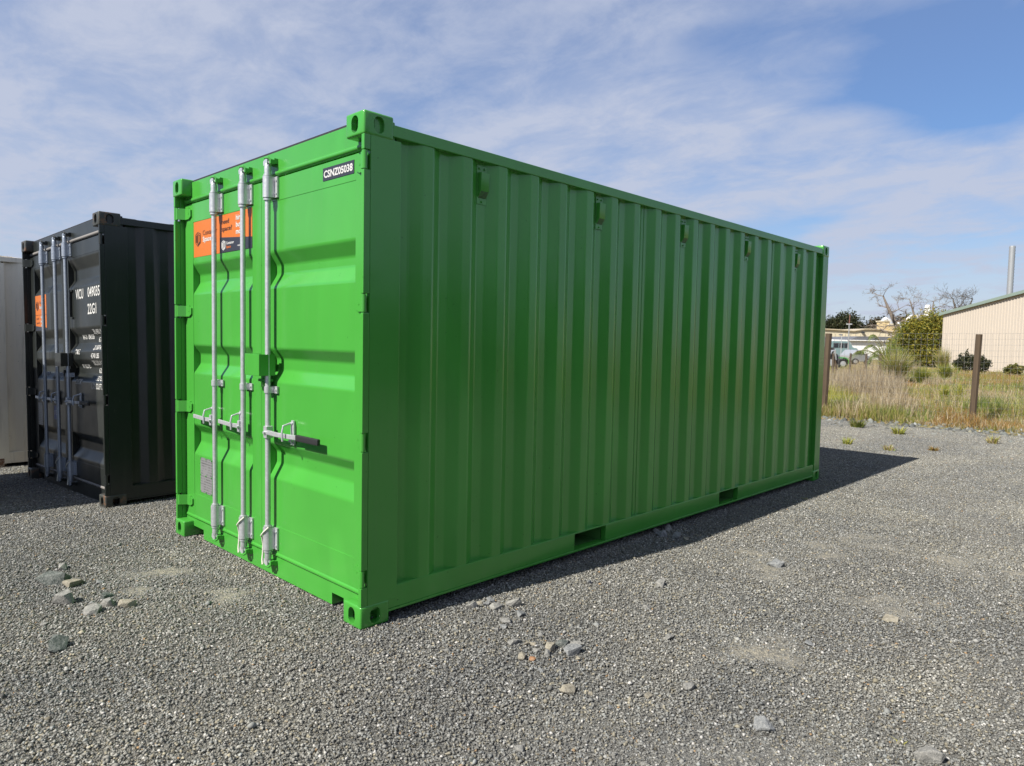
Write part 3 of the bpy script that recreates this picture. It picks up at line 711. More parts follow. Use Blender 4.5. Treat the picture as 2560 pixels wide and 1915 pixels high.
def rock(u, v, w, kind, label, group=None, flat=0.6):
    p = ground_at(u, v); p = ground_at(u, v, gz(p[0], p[1])); d = np.linalg.norm(p-CAM); s = w*d/FPX*0.53
    b = bmesh.new(); rr = random.Random(int(u*7+v*13))
    ax = Vector((rr.uniform(0.9, 1.15), rr.uniform(0.62, 0.95), rr.uniform(0.45, 0.75)*flat/0.6))
    for k in range(17):
        q = Vector((rr.gauss(0, 1), rr.gauss(0, 1), rr.gauss(0, 1))).normalized(); q = Vector([max(-0.72, min(0.72, c))*1.25 for c in q])
        b.verts.new(Vector((q.x*ax.x, q.y*ax.y, q.z*ax.z))*s*rr.uniform(0.8, 1.08))
    res = bmesh.ops.convex_hull(b, input=b.verts); bmesh.ops.delete(b, geom=[g for g in res['geom_unused'] if isinstance(g, bmesh.types.BMVert)], context='VERTS')
    bmesh.ops.bevel(b, geom=list(b.edges), offset=s*0.018, segments=1, affect='EDGES')
    me = bpy.data.meshes.new('stone'); b.to_mesh(me); b.free(); me.materials.append(RM[kind])
    o = link('stone', me, None, None, (p[0], p[1], p[2]+s*ax.z*0.52), (rr.uniform(-.2, .2), rr.uniform(-.2, .2), rr.uniform(0, 6.28)))
    return tag(o, label, 'stone', group)
ORD = ['first', 'second', 'third', 'fourth', 'fifth', 'sixth', 'seventh', 'eighth', 'ninth', 'tenth', 'eleventh', 'twelfth']
CN = {'g': 'grey', 'b': 'bluish grey', 't': 'tan', 'd': 'dark grey'}
def rocks(org, sc, items, label, group):
    for i, (x, y, w, k) in enumerate(sorted(items)): rock(org[0]+x*sc, org[1]+y*sc, w*sc, k, '%s stone, %s from the left %s' % (CN[k], ORD[i], label), group)
rocks((1100, 1450), 0.2893, [(262, 240, 110, 'g'), (340, 205, 55, 't'), (400, 215, 65, 'b'), (490, 245, 125, 'g'), (640, 225, 125, 'g'), (700, 305, 120, 'b'), (560, 365, 110, 'g'), (558, 415, 75, 'b'), (470, 435, 75, 'g'), (430, 190, 80, 'b')],
      'in the heap beside the green container rail', 'stones heaped beside the green container')
rocks((1100, 1450), 0.2893, [(640, 555, 95, 'g'), (740, 560, 60, 't'), (800, 555, 60, 't'), (960, 605, 115, 't'), (1175, 575, 85, 'g'), (1135, 640, 165, 'b'), (930, 655, 85, 'g'), (705, 682, 95, 't'), (840, 622, 65, 'g'), (1195, 690, 50, 't'), (870, 790, 55, 'b')],
      'in the loose scatter in the foreground centre', 'stones scattered in the foreground centre')
rock(1100+1045*.2893, 1450+560*.2893, 34, 'd', 'darkest stone in the loose foreground scatter')
rock(1100+795*.2893, 1450+692*.2893, 19, 'o', 'small rusty orange stone in the foreground scatter')
rock(1100+1100*.2893, 1450+972*.2893, 35, 't', 'tan stone lying alone below the foreground scatter')
rock(1100+1800*.2893, 1450+1000*.2893, 32, 't', 'pale flat stone chip right of the lone tan stone', flat=0.25)
rock(1900+1410*.2984, 1450+1510*.2984, 54, 'g', 'large grey stone at the bottom border, below the small green sprout')
rock(1900+1090*.2984, 1450+335*.2984, 38, 't', 'flat stone half sunk in the pale dust patch at the right', flat=0.3)
rock(1900+30*.2984, 1450+1250*.2984, 44, 'b', 'bluish stone at the bottom, left of the small green sprout')
rock(1900+405*.2984, 1450+535*.2984, 28, 'b', 'thin bluish stone sliver lying flat right of centre', flat=0.2)
rock(1600+775*.434, 1200+497*.434, 42, 'b', 'long flat bluish stone on open gravel right of the container', flat=0.4)
rock(1600+132*.434, 1200+607*.434, 31, 'g', 'rounded grey stone on open gravel below the near fork pocket')
rocks((1600, 1200), 0.434, [(212, 335, 62, 'b'), (125, 322, 60, 'b'), (85, 298, 45, 'g'), (160, 285, 50, 'g'), (265, 345, 36, 't')],
      'in the row along the container shadow edge', 'stones along the container shadow edge')
rocks((1100, 1450), 0.2893, [(2150, 940, 95, 'g'), (1980, 505, 95, 'g'), (1785, 242, 65, 'g'), (1292, 32, 55, 'b'), (950, 347, 42, 'd'), (680, 1470, 90, 'g'), (280, 1570, 60, 'd'), (1480, 1110, 50, 'b'), (1300, 990, 45, 't')],
      'among strays lying singly on open gravel', 'stray stones on the gravel')
rock(60+550*.1808, 1380+700*.1808, 50, 'g', 'largest grey boulder in the left foreground group')
rock(60+410*.1808, 1380+430*.1808, 50, 'd', 'grey stone with a dark face behind the left boulder')
rock(60+670*.1808, 1380+455*.1808, 50, 't', 'flat brownish stone between two left foreground stones', flat=0.3)
rock(60+480*.1808, 1380+1330*.1808, 50, 'd', 'dark stone alone in the lower left gravel')
rocks((60, 1380), 0.1808, [(1110, 640, 170, 'd'), (1160, 745, 180, 'g'), (1420, 755, 190, 't'), (940, 835, 190, 'g'), (1050, 425, 95, 'b'), (540, 235, 130, 'g'), (280, 1010, 70, 'g')],
      'among the smaller stones of the left foreground group', 'smaller stones at the left')

# ------------------------------------------------------------------ field beyond the yard
def field_z(X, Y):
    edge = 13.25+0.18*vnoise(X, Y*0, 1.4, 21)
    z = -0.10+0.13*np.clip((Y-edge+0.9)/1.1, 0, 1)+0.10*np.clip((Y-edge)/3.0, 0, 1)+0.16*np.clip((Y-16)/24, 0, 1)
    return z+0.03*vnoise(X, Y, 1.5, 23)*np.clip(Y-edge, 0, 1)
def field_mat():
    b = NB('field_soil'); co = b.coord('World')
    c = b.mix(b.ramp(b.noise(co, 0.7, 6, 0.65), 0.35, 0.65), (0.20, 0.135, 0.055), (0.12, 0.13, 0.035))
    c = b.mix(b.ramp(b.noise(co, 9, 5, 0.6), 0.4, 0.65), c, (0.26, 0.20, 0.11))
    return b.set(Base_Color=c, Roughness=0.95, Specular_IOR_Level=0.1, Normal=b.bump(b.noise(co, 30, 5), 0.8, 0.05))
me, V = grid_mesh('field', axis(-300, -16, 6, 300, 0.25, 1.4), axis(12.2, 12.2, 46, 600, 0.25, 1.4), field_z)
field = link('field', me, field_mat()); field['kind'] = 'structure'
def field_point(u, v):
    z = 0.1
    for _ in range(8):
        p = ground_at(u, v, z); z = float(field_z(np.array([p[0]]), np.array([p[1]]))[0])
    return np.array([p[0], p[1], z])
def r6(x, y): return 2030+x*0.32635, 600+y*0.32635        # background detail coordinates

def leaf_mat(name, trans=0.3):
    b = NB(name); a = b.n('ShaderNodeVertexColor'); a.layer_name = 'col'
    b.set(Base_Color=a.outputs[0], Roughness=0.6, Specular_IOR_Level=0.3)
    t = b.n('ShaderNodeBsdfTranslucent'); b.l(a.outputs[0], t.inputs[0]); mx = b.n('ShaderNodeMixShader'); mx.inputs[0].default_value = trans
    b.l(b.b.outputs[0], mx.inputs[1]); b.l(t.outputs[0], mx.inputs[2]); b.l(mx.outputs[0], b.t.nodes['Material Output'].inputs[0]); return b.m
M['grass'] = leaf_mat('grass_blades', 0.35); M['leaf'] = leaf_mat('leaves', 0.25)
def blades(P, h, w, lean, dirs, col, rng):
    n = len(P); d = np.stack([np.cos(dirs), np.sin(dirs), np.zeros(n)], -1); s = np.stack([-np.sin(dirs), np.cos(dirs), np.zeros(n)], -1)
    tw = rng.uniform(0, 6.28, n); s = np.stack([np.cos(tw), np.sin(tw), np.zeros(n)], -1)
    up = np.array([0, 0, 1.0]); L = lean[:, None]; H = h[:, None]; Wd = w[:, None]
    m = P+up*H*0.55*np.sqrt(np.maximum(0.05, 1-L*L*0.3))+d*H*L*0.28
    t = P+up*H*np.maximum(0.25, 1-L*L*0.45)+d*H*L*0.85
    V = np.stack([P-s*Wd*0.5, P+s*Wd*0.5, m-s*Wd*0.42, m+s*Wd*0.42, t], 1).reshape(-1, 3)
    F = (np.array([(0, 1, 3), (0, 3, 2), (2, 3, 4)])[None]+(np.arange(n)*5)[:, None, None]).reshape(-1, 3)
    return V, F, np.repeat(col, 5, 0)
PAL = {'dry': [(0.36, 0.29, 0.175), (0.44, 0.36, 0.235), (0.30, 0.23, 0.14), (0.48, 0.41, 0.29)], 'green': [(0.11, 0.16, 0.03), (0.17, 0.21, 0.045), (0.24, 0.24, 0.07), (0.09, 0.12, 0.03)],
       'yellow': [(0.34, 0.33, 0.06), (0.28, 0.30, 0.05), (0.42, 0.37, 0.10), (0.20, 0.24, 0.05)], 'rust': [(0.32, 0.185, 0.06), (0.26, 0.155, 0.05), (0.22, 0.18, 0.05)],
       'mixed': [(0.28, 0.21, 0.08), (0.17, 0.20, 0.035), (0.33, 0.27, 0.13), (0.23, 0.24, 0.05)], 'grey': [(0.34, 0.275, 0.175), (0.41, 0.345, 0.23), (0.25, 0.195, 0.12), (0.33, 0.28, 0.21)]}
def pick(kind, n, rng, var=0.15):
    p = np.array(PAL[kind]); c = p[rng.integers(0, len(p), n)]; return c*rng.uniform(1-var, 1+var, (n, 1))
rng = np.random.default_rng(50)
VS, FS, CS = [], [], []; off = 0
def push(V, F, C):
    global off
    VS.append(V); FS.append(F+off); CS.append(C); off += len(V)
n = 135000
y = 13.35+30*rng.random(n)**1.75; lo = 2.95-(y+1.98)*0.40-2.0; hi = 2.95-(y+1.98)*0.125+4.0
x = lo+(hi-lo)*rng.random(n); nz = vnoise(x, y, 1.0, 31); nz2 = vnoise(x, y, 2.4, 37)
keep = (rng.random(n) < 0.55+0.9*nz2); x, y, nz, nz2 = x[keep], y[keep], nz[keep], nz2[keep]; n = len(x)
z = field_z(x, y); P = np.stack([x, y, z], -1)
h = rng.uniform(0.06, 0.21, n)*(0.7+1.6*np.clip(nz+0.1, 0, 1)+2.0*np.clip(nz2+0.05, 0, 1)*(rng.random(n) < 0.5))
col = pick('mixed', n, rng); g = nz2 > 0.12; col[g] = pick('green', g.sum(), rng)*1.15; r_ = nz < -0.12; col[r_] = pick('rust', r_.sum(), rng); dr = rng.random(n) < 0.25; col[dr] = pick('dry', dr.sum(), rng)
push(*blades(P, h, rng.uniform(.006, .012, n)*(y/16)**0.5, rng.uniform(0.1, 0.9, n), rng.uniform(0, 6.28, n), col, rng))
def patch(x, yb, rad, hgt, kind, n, wid=0.008):
    c = field_point(*r6(x, yb)); a = rng.uniform(0, 6.28, n); rr = rad*np.sqrt(rng.random(n)); px_ = c[0]+rr*np.cos(a); py_ = c[1]+rr*np.sin(a)*1.2
    py_ = np.maximum(py_, 13.3); P = np.stack([px_, py_, field_z(px_, py_)], -1)
    push(*blades(P, hgt*1.3*rng.uniform(0.45, 1.1, n)*(1-0.4*(rr/rad)**2), np.full(n, wid)*rng.uniform(.7, 1.4, n), rng.uniform(.05, .7, n), rng.uniform(0, 6.28, n), pick(kind, n, rng), rng))
for a_ in [(430, 1140, 1.1, 0.75, 'grey', 1600), (380, 1200, 0.9, 0.72, 'grey', 1200), (510, 1210, 0.7, 0.62, 'grey', 800), (520, 1300, 0.5, 0.5, 'dry', 500), (640, 1340, 0.35, 0.65, 'dry', 260), (500, 1370, 0.5, 0.34, 'mixed', 500), (580, 1370, 0.4, 0.3, 'green', 300),
           (200, 1260, 0.8, 0.30, 'yellow', 1300), (150, 1200, 0.6, 0.36, 'yellow', 700), (300, 1290, 0.5, 0.28, 'green', 500), (180, 1340, 0.6, 0.3, 'mixed', 700), (160, 1110, 1.0, 0.5, 'grey', 700), (260, 1080, 1.0, 0.6, 'grey', 700),
           (1350, 1330, 0.5, 0.4, 'green', 500), (1300, 1240, 0.6, 0.3, 'grey', 300), (1450, 1250, 0.9, 0.3, 'dry', 500), (1500, 1350, 0.6, 0.25, 'mixed', 500), (960, 1110, 0.5, 0.35, 'grey', 260), (800, 1200, 0.8, 0.3, 'mixed', 500), (1000, 1340, 0.9, 0.16, 'rust', 900), (1150, 1180, 0.9, 0.2, 'dry', 500),
           (1580, 1150, 1.0, 0.3, 'green', 500), (1450, 1080, 1.5, 0.35, 'mixed', 600), (1350, 1060, 1.5, 0.3, 'rust', 500), (560, 1010, 1.8, 0.8, 'grey', 700), (730, 1330, 0.3, 0.5, 'dry', 160), (300, 1360, 0.3, 0.6, 'dry', 90)]: patch(*a_)
grass = link('grass', np_mesh('grass', np.concatenate(VS), np.concatenate(FS), np.concatenate(CS)), 'grass'); tag(grass, 'rough dry and green grass of the field behind the fence', 'grass', kind='stuff')

def tussock(name, label, cat, base, h, rad, kinds, n, lean=0.8, wid=0.012, group=None):
    root = empty(name, tuple(base)); tag(root, label, cat, group); rr = np.random.default_rng(int(abs(base[0]*100+base[1]*17)))
    for i, (kd, part) in enumerate(kinds):
        m_ = n//len(kinds); a = rr.uniform(0, 6.28, m_); q = rad*0.25*np.sqrt(rr.random(m_)); P = np.stack([q*np.cos(a), q*np.sin(a), np.zeros(m_)-0.02], -1)
        L = np.clip(rr.normal(lean*0.6, 0.3, m_), 0.05, 1.25); V, F, C = blades(P, h*rr.uniform(.5, 1.05, m_), wid*rr.uniform(.7, 1.4, m_), L, a+rr.normal(0, 0.4, m_), pick(kd, m_, rr), rr)
        link(part, np_mesh(part, V, F, C), 'grass', root)
    return root
def pxh(p, px_): return px_*0.32635*math.hypot(p[0]-CAM[0], p[1]-CAM[1])/FPX
for nm, lab, x_, yb, hp, rp, kd, n_, ln in [
    ('tussock', 'tall arching tussock with golden tips in the middle of the field', 640, 1090, 250, 110, [('yellow', 'leaf_blade'), ('dry', 'seed_stalk'), ('green', 'leaf_blade')], 1500, 0.9),
    ('tussock', 'yellow-green tussock right of the tallest golden one', 845, 1098, 130, 80, [('yellow', 'leaf_blade'), ('green', 'leaf_blade')], 800, 0.8),
    ('tussock', 'bright tussock in front of the pale concrete block', 1020, 1070, 130, 80, [('yellow', 'leaf_blade'), ('green', 'leaf_blade')], 700, 0.8),
    ('tussock', 'small upright yellow tussock left of the right fence post', 1012, 1228, 125, 35, [('yellow', 'leaf_blade')], 260, 0.35),
    ('tussock', 'slim yellow tussock nearest the right fence post', 1130, 1228, 120, 28, [('yellow', 'leaf_blade')], 200, 0.35),
    ('tussock', 'green and straw flax clump against the shed corner', 1000, 985, 160, 90, [('green', 'leaf_blade'), ('dry', 'seed_stalk'), ('yellow', 'leaf_blade')], 700, 0.7)]:
    b_ = field_point(*r6(x_, yb)); tussock(nm, lab, 'grass', b_, pxh(b_, hp), pxh(b_, rp), kd, n_, ln, 0.014)
for lab, x_, yb, hp, rp, kd, n_ in [
    ('green weed tuft on the gravel beside the container far corner', 268, 1565, 65, 60, [('yellow', 'leaf_blade')], 60),
    ('green weed tuft at the tip edge of the container shadow', 590, 1612, 52, 70, [('yellow', 'leaf_blade'), ('dry', 'leaf_blade')], 80),
    ('larger green weed tuft before the stone edging', 665, 1488, 65, 80, [('yellow', 'leaf_blade'), ('mixed', 'leaf_blade')], 110),
    ('leafy weed tuft at the foot of the field edge', 345, 1435, 70, 90, [('green', 'leaf_blade'), ('mixed', 'leaf_blade')], 200),
    ('straw coloured weed tuft at the right on the gravel', 1385, 1560, 60, 60, [('dry', 'leaf_blade'), ('yellow', 'leaf_blade')], 90),
    ('reddish dry weed tuft on the gravel between the green tufts', 930, 1615, 40, 60, [('rust', 'leaf_blade')], 80)]:
    u_, v_ = r6(x_, yb); b_ = ground_at(u_, v_); tussock('weed', lab, 'weed', b_, pxh(b_, hp)*1.25, pxh(b_, rp)*1.5, kd, n_, 1.15, 0.012)
b_ = ground_at(2252, 1858); tussock('weed', 'tiny green sprout on the bare gravel at the lower right', 'weed', b_, 0.055, 0.02, [('yellow', 'leaf_blade')], 9, 1.2, 0.007)
b_ = ground_at(2010, 1247); tussock('weed', 'flat yellowish weed at the edge of the container shadow', 'weed', b_, 0.05, 0.08, [('yellow', 'leaf_blade')], 40, 1.25, 0.006)

# crushed rock edging
rng = np.random.default_rng(77)
def place(n):
    x = rng.uniform(-7, 4.5, n); y = 12.95+0.45*rng.normal(0, 1, n)+0.1*vnoise(x, x*0, 2, 4); return np.stack([x, y, np.maximum(field_z(x, y), -0.02)-0.01], -1)
V, F, C = stones(7000, rng, place, 0.010, 0.07, 2.6, 0.7, 0.2); C = C*np.array([0.60, 0.64, 0.655])
edge = link('rock_edging', np_mesh('rock_edging', V, F, C), 'stone'); tag(edge, 'bluish crushed rocks along the field edge', 'rocks', kind='stuff')

# ------------------------------------------------------------------ wire fence
def wood_mat(name, c1, c2):
    b = NB(name); co = b.coord('Object')
    f = b.noise(co, 3.0, 6, 0.6, 0.3, (14, 14, 0.8)); return b.set(Base_Color=b.mix(f, c1, c2), Roughness=0.9, Normal=b.bump(f, 0.7, 0.01))
M['wood'] = wood_mat('weathered_timber', (0.014, 0.010, 0.007), (0.115, 0.078, 0.045)); M['wire'] = plain('dull_wire', (0.19, 0.19, 0.185), 0.5, 0.6)
pR = field_point(*r6(1225, 1402)); pL = field_point(*r6(85, 1355)); dv = (pR-pL); dv /= np.linalg.norm(dv[:2])
fence = empty('wire_fence', tuple((pL+pR)/2)); tag(fence, 'wire netting fence on rough timber posts along the yard', 'fence'); FO = (pL+pR)/2
gap = np.linalg.norm((pR-pL)[:2])
for t, rad, lean in ((0, 0.072, 0.012), (gap, 0.062, 0.010), (gap*2, 0.085, 0.0), (-gap, 0.08, 0.0)):
    b_ = pL+dv*t-FO; zf = float(field_z(np.array([b_[0]+FO[0]]), np.array([b_[1]+FO[1]]))[0])-FO[2]; rr = random.Random(int(t*10))
    pth = [(b_[0]+lean*k*0.9, b_[1], zf-0.15+k*1.90/4) for k in range(5)]
    MB().tube(pth, [rad*rr.uniform(.96, 1.04) for _ in pth], 7).build('post', 'wood', fence, bevel=0.006)
hs = [0.08+0.112*j for j in range(16)]
A_, B_ = pL-dv*gap*0.9-FO, pL+dv*gap*1.95-FO; zf = lambda p: float(field_z(np.array([p[0]+FO[0]]), np.array([p[1]+FO[1]]))[0])-FO[2]
for h_ in hs:
    pth = [tuple(A_[:2]+(B_-A_)[:2]*k/10)+(zf(A_+(B_-A_)*k/10)+h_,) for k in range(11)]
    MB().tube(pth, 0.0020, 4, caps=False).build('wire', 'wire', fence)
ln = np.linalg.norm((B_-A_)[:2]); me = new_mesh('wire', *(lambda q: (q.v, q.f))(MB().tube([(0, 0, 0), (0.003, 0, 0.8), (0, 0, 1.66)], 0.0019, 4, caps=False))); me.materials.append(M['wire'])
for k in range(int(ln/0.108)):
    q = A_+(B_-A_)*(k*0.108/ln); link('wire', me, None, fence, (q[0], q[1], zf(q)+0.10))

# ------------------------------------------------------------------ beige shed and flue
def depth_pt(u, v, dep): return CAM+ray(u, v)*dep
cl = depth_pt(2358.5, 784.5, 46.8); cr = depth_pt(2560, 730.5, 39.0)
wd = (cr-cl)[:2]; wl = np.linalg.norm(wd); wd /= wl; pitch = (cr[2]-cl[2])/wl; nrm = np.array([wd[1], -wd[0]])    # nrm faces the camera
base_z = 0.18; half = 11.0; shed = empty('shed', (cl[0], cl[1], base_z)); tag(shed, 'beige clad metal shed with green roof edge behind the fence', 'shed')
shed.rotation_euler = (0, 0, math.atan2(wd[1], wd[0]))
h0 = cl[2]-base_z; hr = h0+pitch*half
M['cladding'] = plain('beige_cladding', (0.43, 0.382, 0.325), 0.55, var=0.04, scale=0.8); M['roofgreen'] = plain('grey_green_roof', (0.19, 0.245, 0.21), 0.5, var=0.06)
def roof_h(x): return h0+pitch*(x if x < half else 2*half-x)
x = 0.0; k = 0
prof = []
while x < 2*half-0.01:
    prof += [(x, 0.0), (min(x+0.205, 2*half), 0.0), (min(x+0.215, 2*half), -0.030), (min(x+0.252, 2*half), -0.030), (min(x+0.262, 2*half), 0.0)]; x += 0.262
V = []; F = []
for i, (a_, b_) in enumerate(prof):
    V += [(a_, b_, -0.4), (a_, b_, roof_h(a_)-0.02)]
    if i: F.append((2*i-2, 2*i, 2*i+1, 2*i-1))
link('front_wall', new_mesh('front_wall', V, F), 'cladding', shed)
MB().box(0.0, 0.05, 0.02, 20, -0.4, h0-0.03).build('side_wall', 'cladding', shed); MB().box(2*half-0.05, 2*half, 0.02, 20, -0.4, h0-0.03).build('side_wall', 'cladding', shed)
for s_ in (0, 1):
    m = MB().prism([(-0.25, h0-0.25*pitch), (half, hr), (half, hr+0.10), (-0.25, h0-0.25*pitch+0.10)], 'y', -0.14, 20.2)
    if s_: m.map(lambda p: (2*half-p[0], p[1], p[2]))
    m.build('roof', 'roofgreen', shed)
    m = MB().prism([(-0.27, h0-0.27*pitch-0.09), (half, hr-0.09), (half, hr+0.06), (-0.27, h0-0.27*pitch+0.06)], 'y', -0.165, -0.142)
    if s_: m.map(lambda p: (2*half-p[0], p[1], p[2]))
    m.build('barge_board', 'roofgreen', shed)
fb = depth_pt(2524, 735, 50.0); ft = depth_pt(2524, 616, 50.0)
pth = []; rs = []
for k in range(41):
    t = k/40; pth.append((0, 0, -1.0+(ft[2]-fb[2]+1.0)*t)); rs.append(0.185+(0.016 if k % 2 else 0.0))
fl = MB().tube(pth, rs, 14).build('flue', 'flue', None, smooth=70, loc=(fb[0], fb[1], fb[2])); tag(fl, 'tall silver spiral flue pipe rising behind the beige shed', 'flue')

# ------------------------------------------------------------------ bushes, palm, trees
def leaf_cloud(lumps, n, size, pal, rng, shell=0.55):
    vol = np.array([l[3]*l[4]*l[5] for l in lumps])**0.67; cnt = (n*vol/vol.sum()).astype(int)
    Ps = []; Cs = []
    for l, m_ in zip(lumps, cnt):
        d = rng.normal(0, 1, (m_, 3)); d /= np.linalg.norm(d, axis=1)[:, None]; r_ = shell+(1-shell)*rng.random((m_, 1))
        r_ *= 1+0.16*np.sin(d[:, :1]*7+d[:, 1:2]*9+l[0])+0.10*rng.normal(0, 1, (m_, 1))
        Ps.append(np.array(l[:3])+d*r_*np.array(l[3:6])); p = np.array(pal); Cs.append(p[rng.integers(0, len(p), m_)]*rng.uniform(.8, 1.2, (m_, 1)))
    P = np.concatenate(Ps); C = np.concatenate(Cs); m_ = len(P)
    a = rng.normal(0, 1, (m_, 3)); a /= np.linalg.norm(a, axis=1)[:, None]; b = np.cross(a, rng.normal(0, 1, (m_, 3))); b /= np.linalg.norm(b, axis=1)[:, None]
    s = size*rng.uniform(.6, 1.3, (m_, 1)); V = np.stack([P-a*s, P+b*s*0.45, P+a*s, P-b*s*0.45], 1).reshape(-1, 3)
    return V, np.arange(m_*4).reshape(-1, 4), np.repeat(C, 4, 0)
BARK = plain('grey_bark', (0.17, 0.14, 0.11), 0.9, var=0.3, scale=12)
def shrub(name, label, cat, base, lumps, n, size, pal, stem_r, group=None):
    root = empty(name, tuple(base)); tag(root, label, cat, group); rr = np.random.default_rng(int(abs(base[0]*31+base[1]*7)))
    link('crown', np_mesh('crown', *leaf_cloud(lumps, n, size, pal, rr)), 'leaf', root)
    top = max(l[2] for l in lumps); m = MB(); rd = random.Random(3)
    m.tube([(0, 0, -0.1), (0.03*top, 0, top*0.5), (0.0, 0.03*top, top)], [stem_r, stem_r*0.7, stem_r*0.3], 7)
    for l in lumps: m.tube([(0, 0, top*0.3), (l[0]*0.6, l[1]*0.6, l[2]*0.85), (l[0], l[1], l[2])], [stem_r*0.6, stem_r*0.4, stem_r*0.15], 5)
    m.build('trunk', BARK, root, smooth=60); return root
HEDGE = [(0.17, 0.17, 0.02), (0.22, 0.19, 0.025), (0.11, 0.12, 0.018), (0.26, 0.21, 0.03), (0.07, 0.085, 0.016)]
DARKP = [(0.022, 0.030, 0.012), (0.032, 0.040, 0.014), (0.045, 0.045, 0.018), (0.016, 0.022, 0.010)]
b0 = at(*r6(838, 940), 58.0); b0[2] = 0.28; k = 58*0.32635/FPX
shrub('bush', 'dense yellow-green bush against the left end of the beige shed', 'bush', b0,
      [(-50*k, 0, 2.1, 105*k, 1.3, 1.5), (70*k, 0, 2.4, 115*k, 1.4, 1.6), (0, 0.2, 1.8, 190*k, 1.4, 1.5), (130*k, -0.2, 1.7, 75*k, 1.1, 1.4), (-140*k, 0.1, 1.3, 70*k, 1.0, 1.0), (10*k, -0.3, 0.9, 180*k, 1.2, 0.9)], 36000, 0.085, HEDGE, 0.09)
for lab, x_, yb, hp, wp in (('dark leafy shrub beside the right fence post, before the shed', 1168, 1015, 120, 60), ('dark shrub showing right behind the right fence post', 1288, 1020, 95, 50), ('low green shrub at the foot of the shed wall, far right', 1545, 1040, 68, 48)):
    b_ = field_point(*r6(x_, yb)); h_ = pxh(b_, hp); w_ = pxh(b_, wp)
    shrub('shrub', lab, 'shrub', b_, [(0, 0, h_*0.5, w_, w_, h_*0.5), (-w_*0.5, 0, h_*0.4, w_*0.6, w_*0.6, h_*0.35), (w_*0.4, 0.1, h_*0.62, w_*0.55, w_*0.6, h_*0.35), (w_*0.15, 0, h_*0.95, w_*0.22, w_*0.25, h_*0.25), (-w_*0.45, 0, h_*0.8, w_*0.2, w_*0.2, h_*0.22), (w_*0.85, 0, h_*0.72, w_*0.25, w_*0.2, h_*0.2), (-w_*0.95, 0, h_*0.5, w_*0.25, w_*0.2, h_*0.18)], 1500, 0.075, DARKP if 'dark' in lab else [(0.12, 0.13, 0.03), (0.08, 0.09, 0.02), (0.18, 0.15, 0.05)], 0.03)
# palm with arching fronds and upright flax leaves
pb = at(*r6(560, 930), 36.0); pb[2] = 0.27; palm = empty('palm', tuple(pb)); tag(palm, 'low palm with drooping arched fronds left of the bush', 'palm')
k = 36*0.32635/FPX; rx = CR/np.linalg.norm(CR[:2])
MB().tube([(0, 0, -0.1), (0.03, 0, 0.3), (0, 0, 0.75)], [0.16, 0.14, 0.10], 9).build('trunk', BARK, palm)
rr = np.random.default_rng(9)
for i, (dx, top, tx, tz, dy) in enumerate([(-60, 1.9, -120, 1.75, 0), (-150, 1.25, -240, 0.72, -0.2), (-110, 1.55, -190, 1.05, 0.3), (70, 1.5, 150, 0.95, 0.1), (-40, 1.3, -90, 0.5, -0.5), (50, 1.25, 120, 0.6, -0.4), (-100, 1.0, -170, 0.45, 0.5), (20, 1.9, 60, 1.9, 0.6)]):
    p0 = Vector((0, 0, 0.7)); p2 = Vector((rx[0]*tx*k, rx[1]*tx*k+dy*1.5, tz)); p1 = Vector((rx[0]*dx*k, rx[1]*dx*k+dy, top+0.35))
    c = [p0*(1-t)**2+p1*2*t*(1-t)+p2*t*t for t in np.linspace(0, 1, 13)]
    fr = MB().tube([tuple(q) for q in c], [0.018-0.0012*j for j in range(13)], 5).build('frond', plain('frond_stem', (0.14, 0.12, 0.04), 0.7), palm)
    V = []; C = []
    for j in range(2, 13):
        for sub in (0, 0.5):
            q = c[j-1].lerp(c[j], sub); d = (c[j]-c[j-1]).normalized(); sd = d.cross(Vector((0, 0, 1))).normalized()
            for s in (-1, 1):
                e = q+sd*s*0.26*(1-0.5*j/13)+d*0.16+Vector((0, 0, -0.16-0.1*rr.random())); w_ = d*0.018
                V += [q-w_, q+w_, e+w_*0.2, e-w_*0.2]; cc = np.array((0.10, 0.13, 0.03))*rr.uniform(.6, 1.6); C += [cc]*4
    link('leaflets', np_mesh('leaflets', np.array([tuple(v) for v in V]), np.arange(len(V)).reshape(-1, 4), np.array(C)), 'leaf', fr)
b_ = pb+np.array([rx[0]*45*k, rx[1]*45*k-0.3, 0]); tussock('flax', 'upright green sword-leaved flax between palm and bush', 'flax', b_, 1.75, 0.75, [('green', 'leaf_blade'), ('green', 'leaf_blade')], 170, 0.45, 0.055)

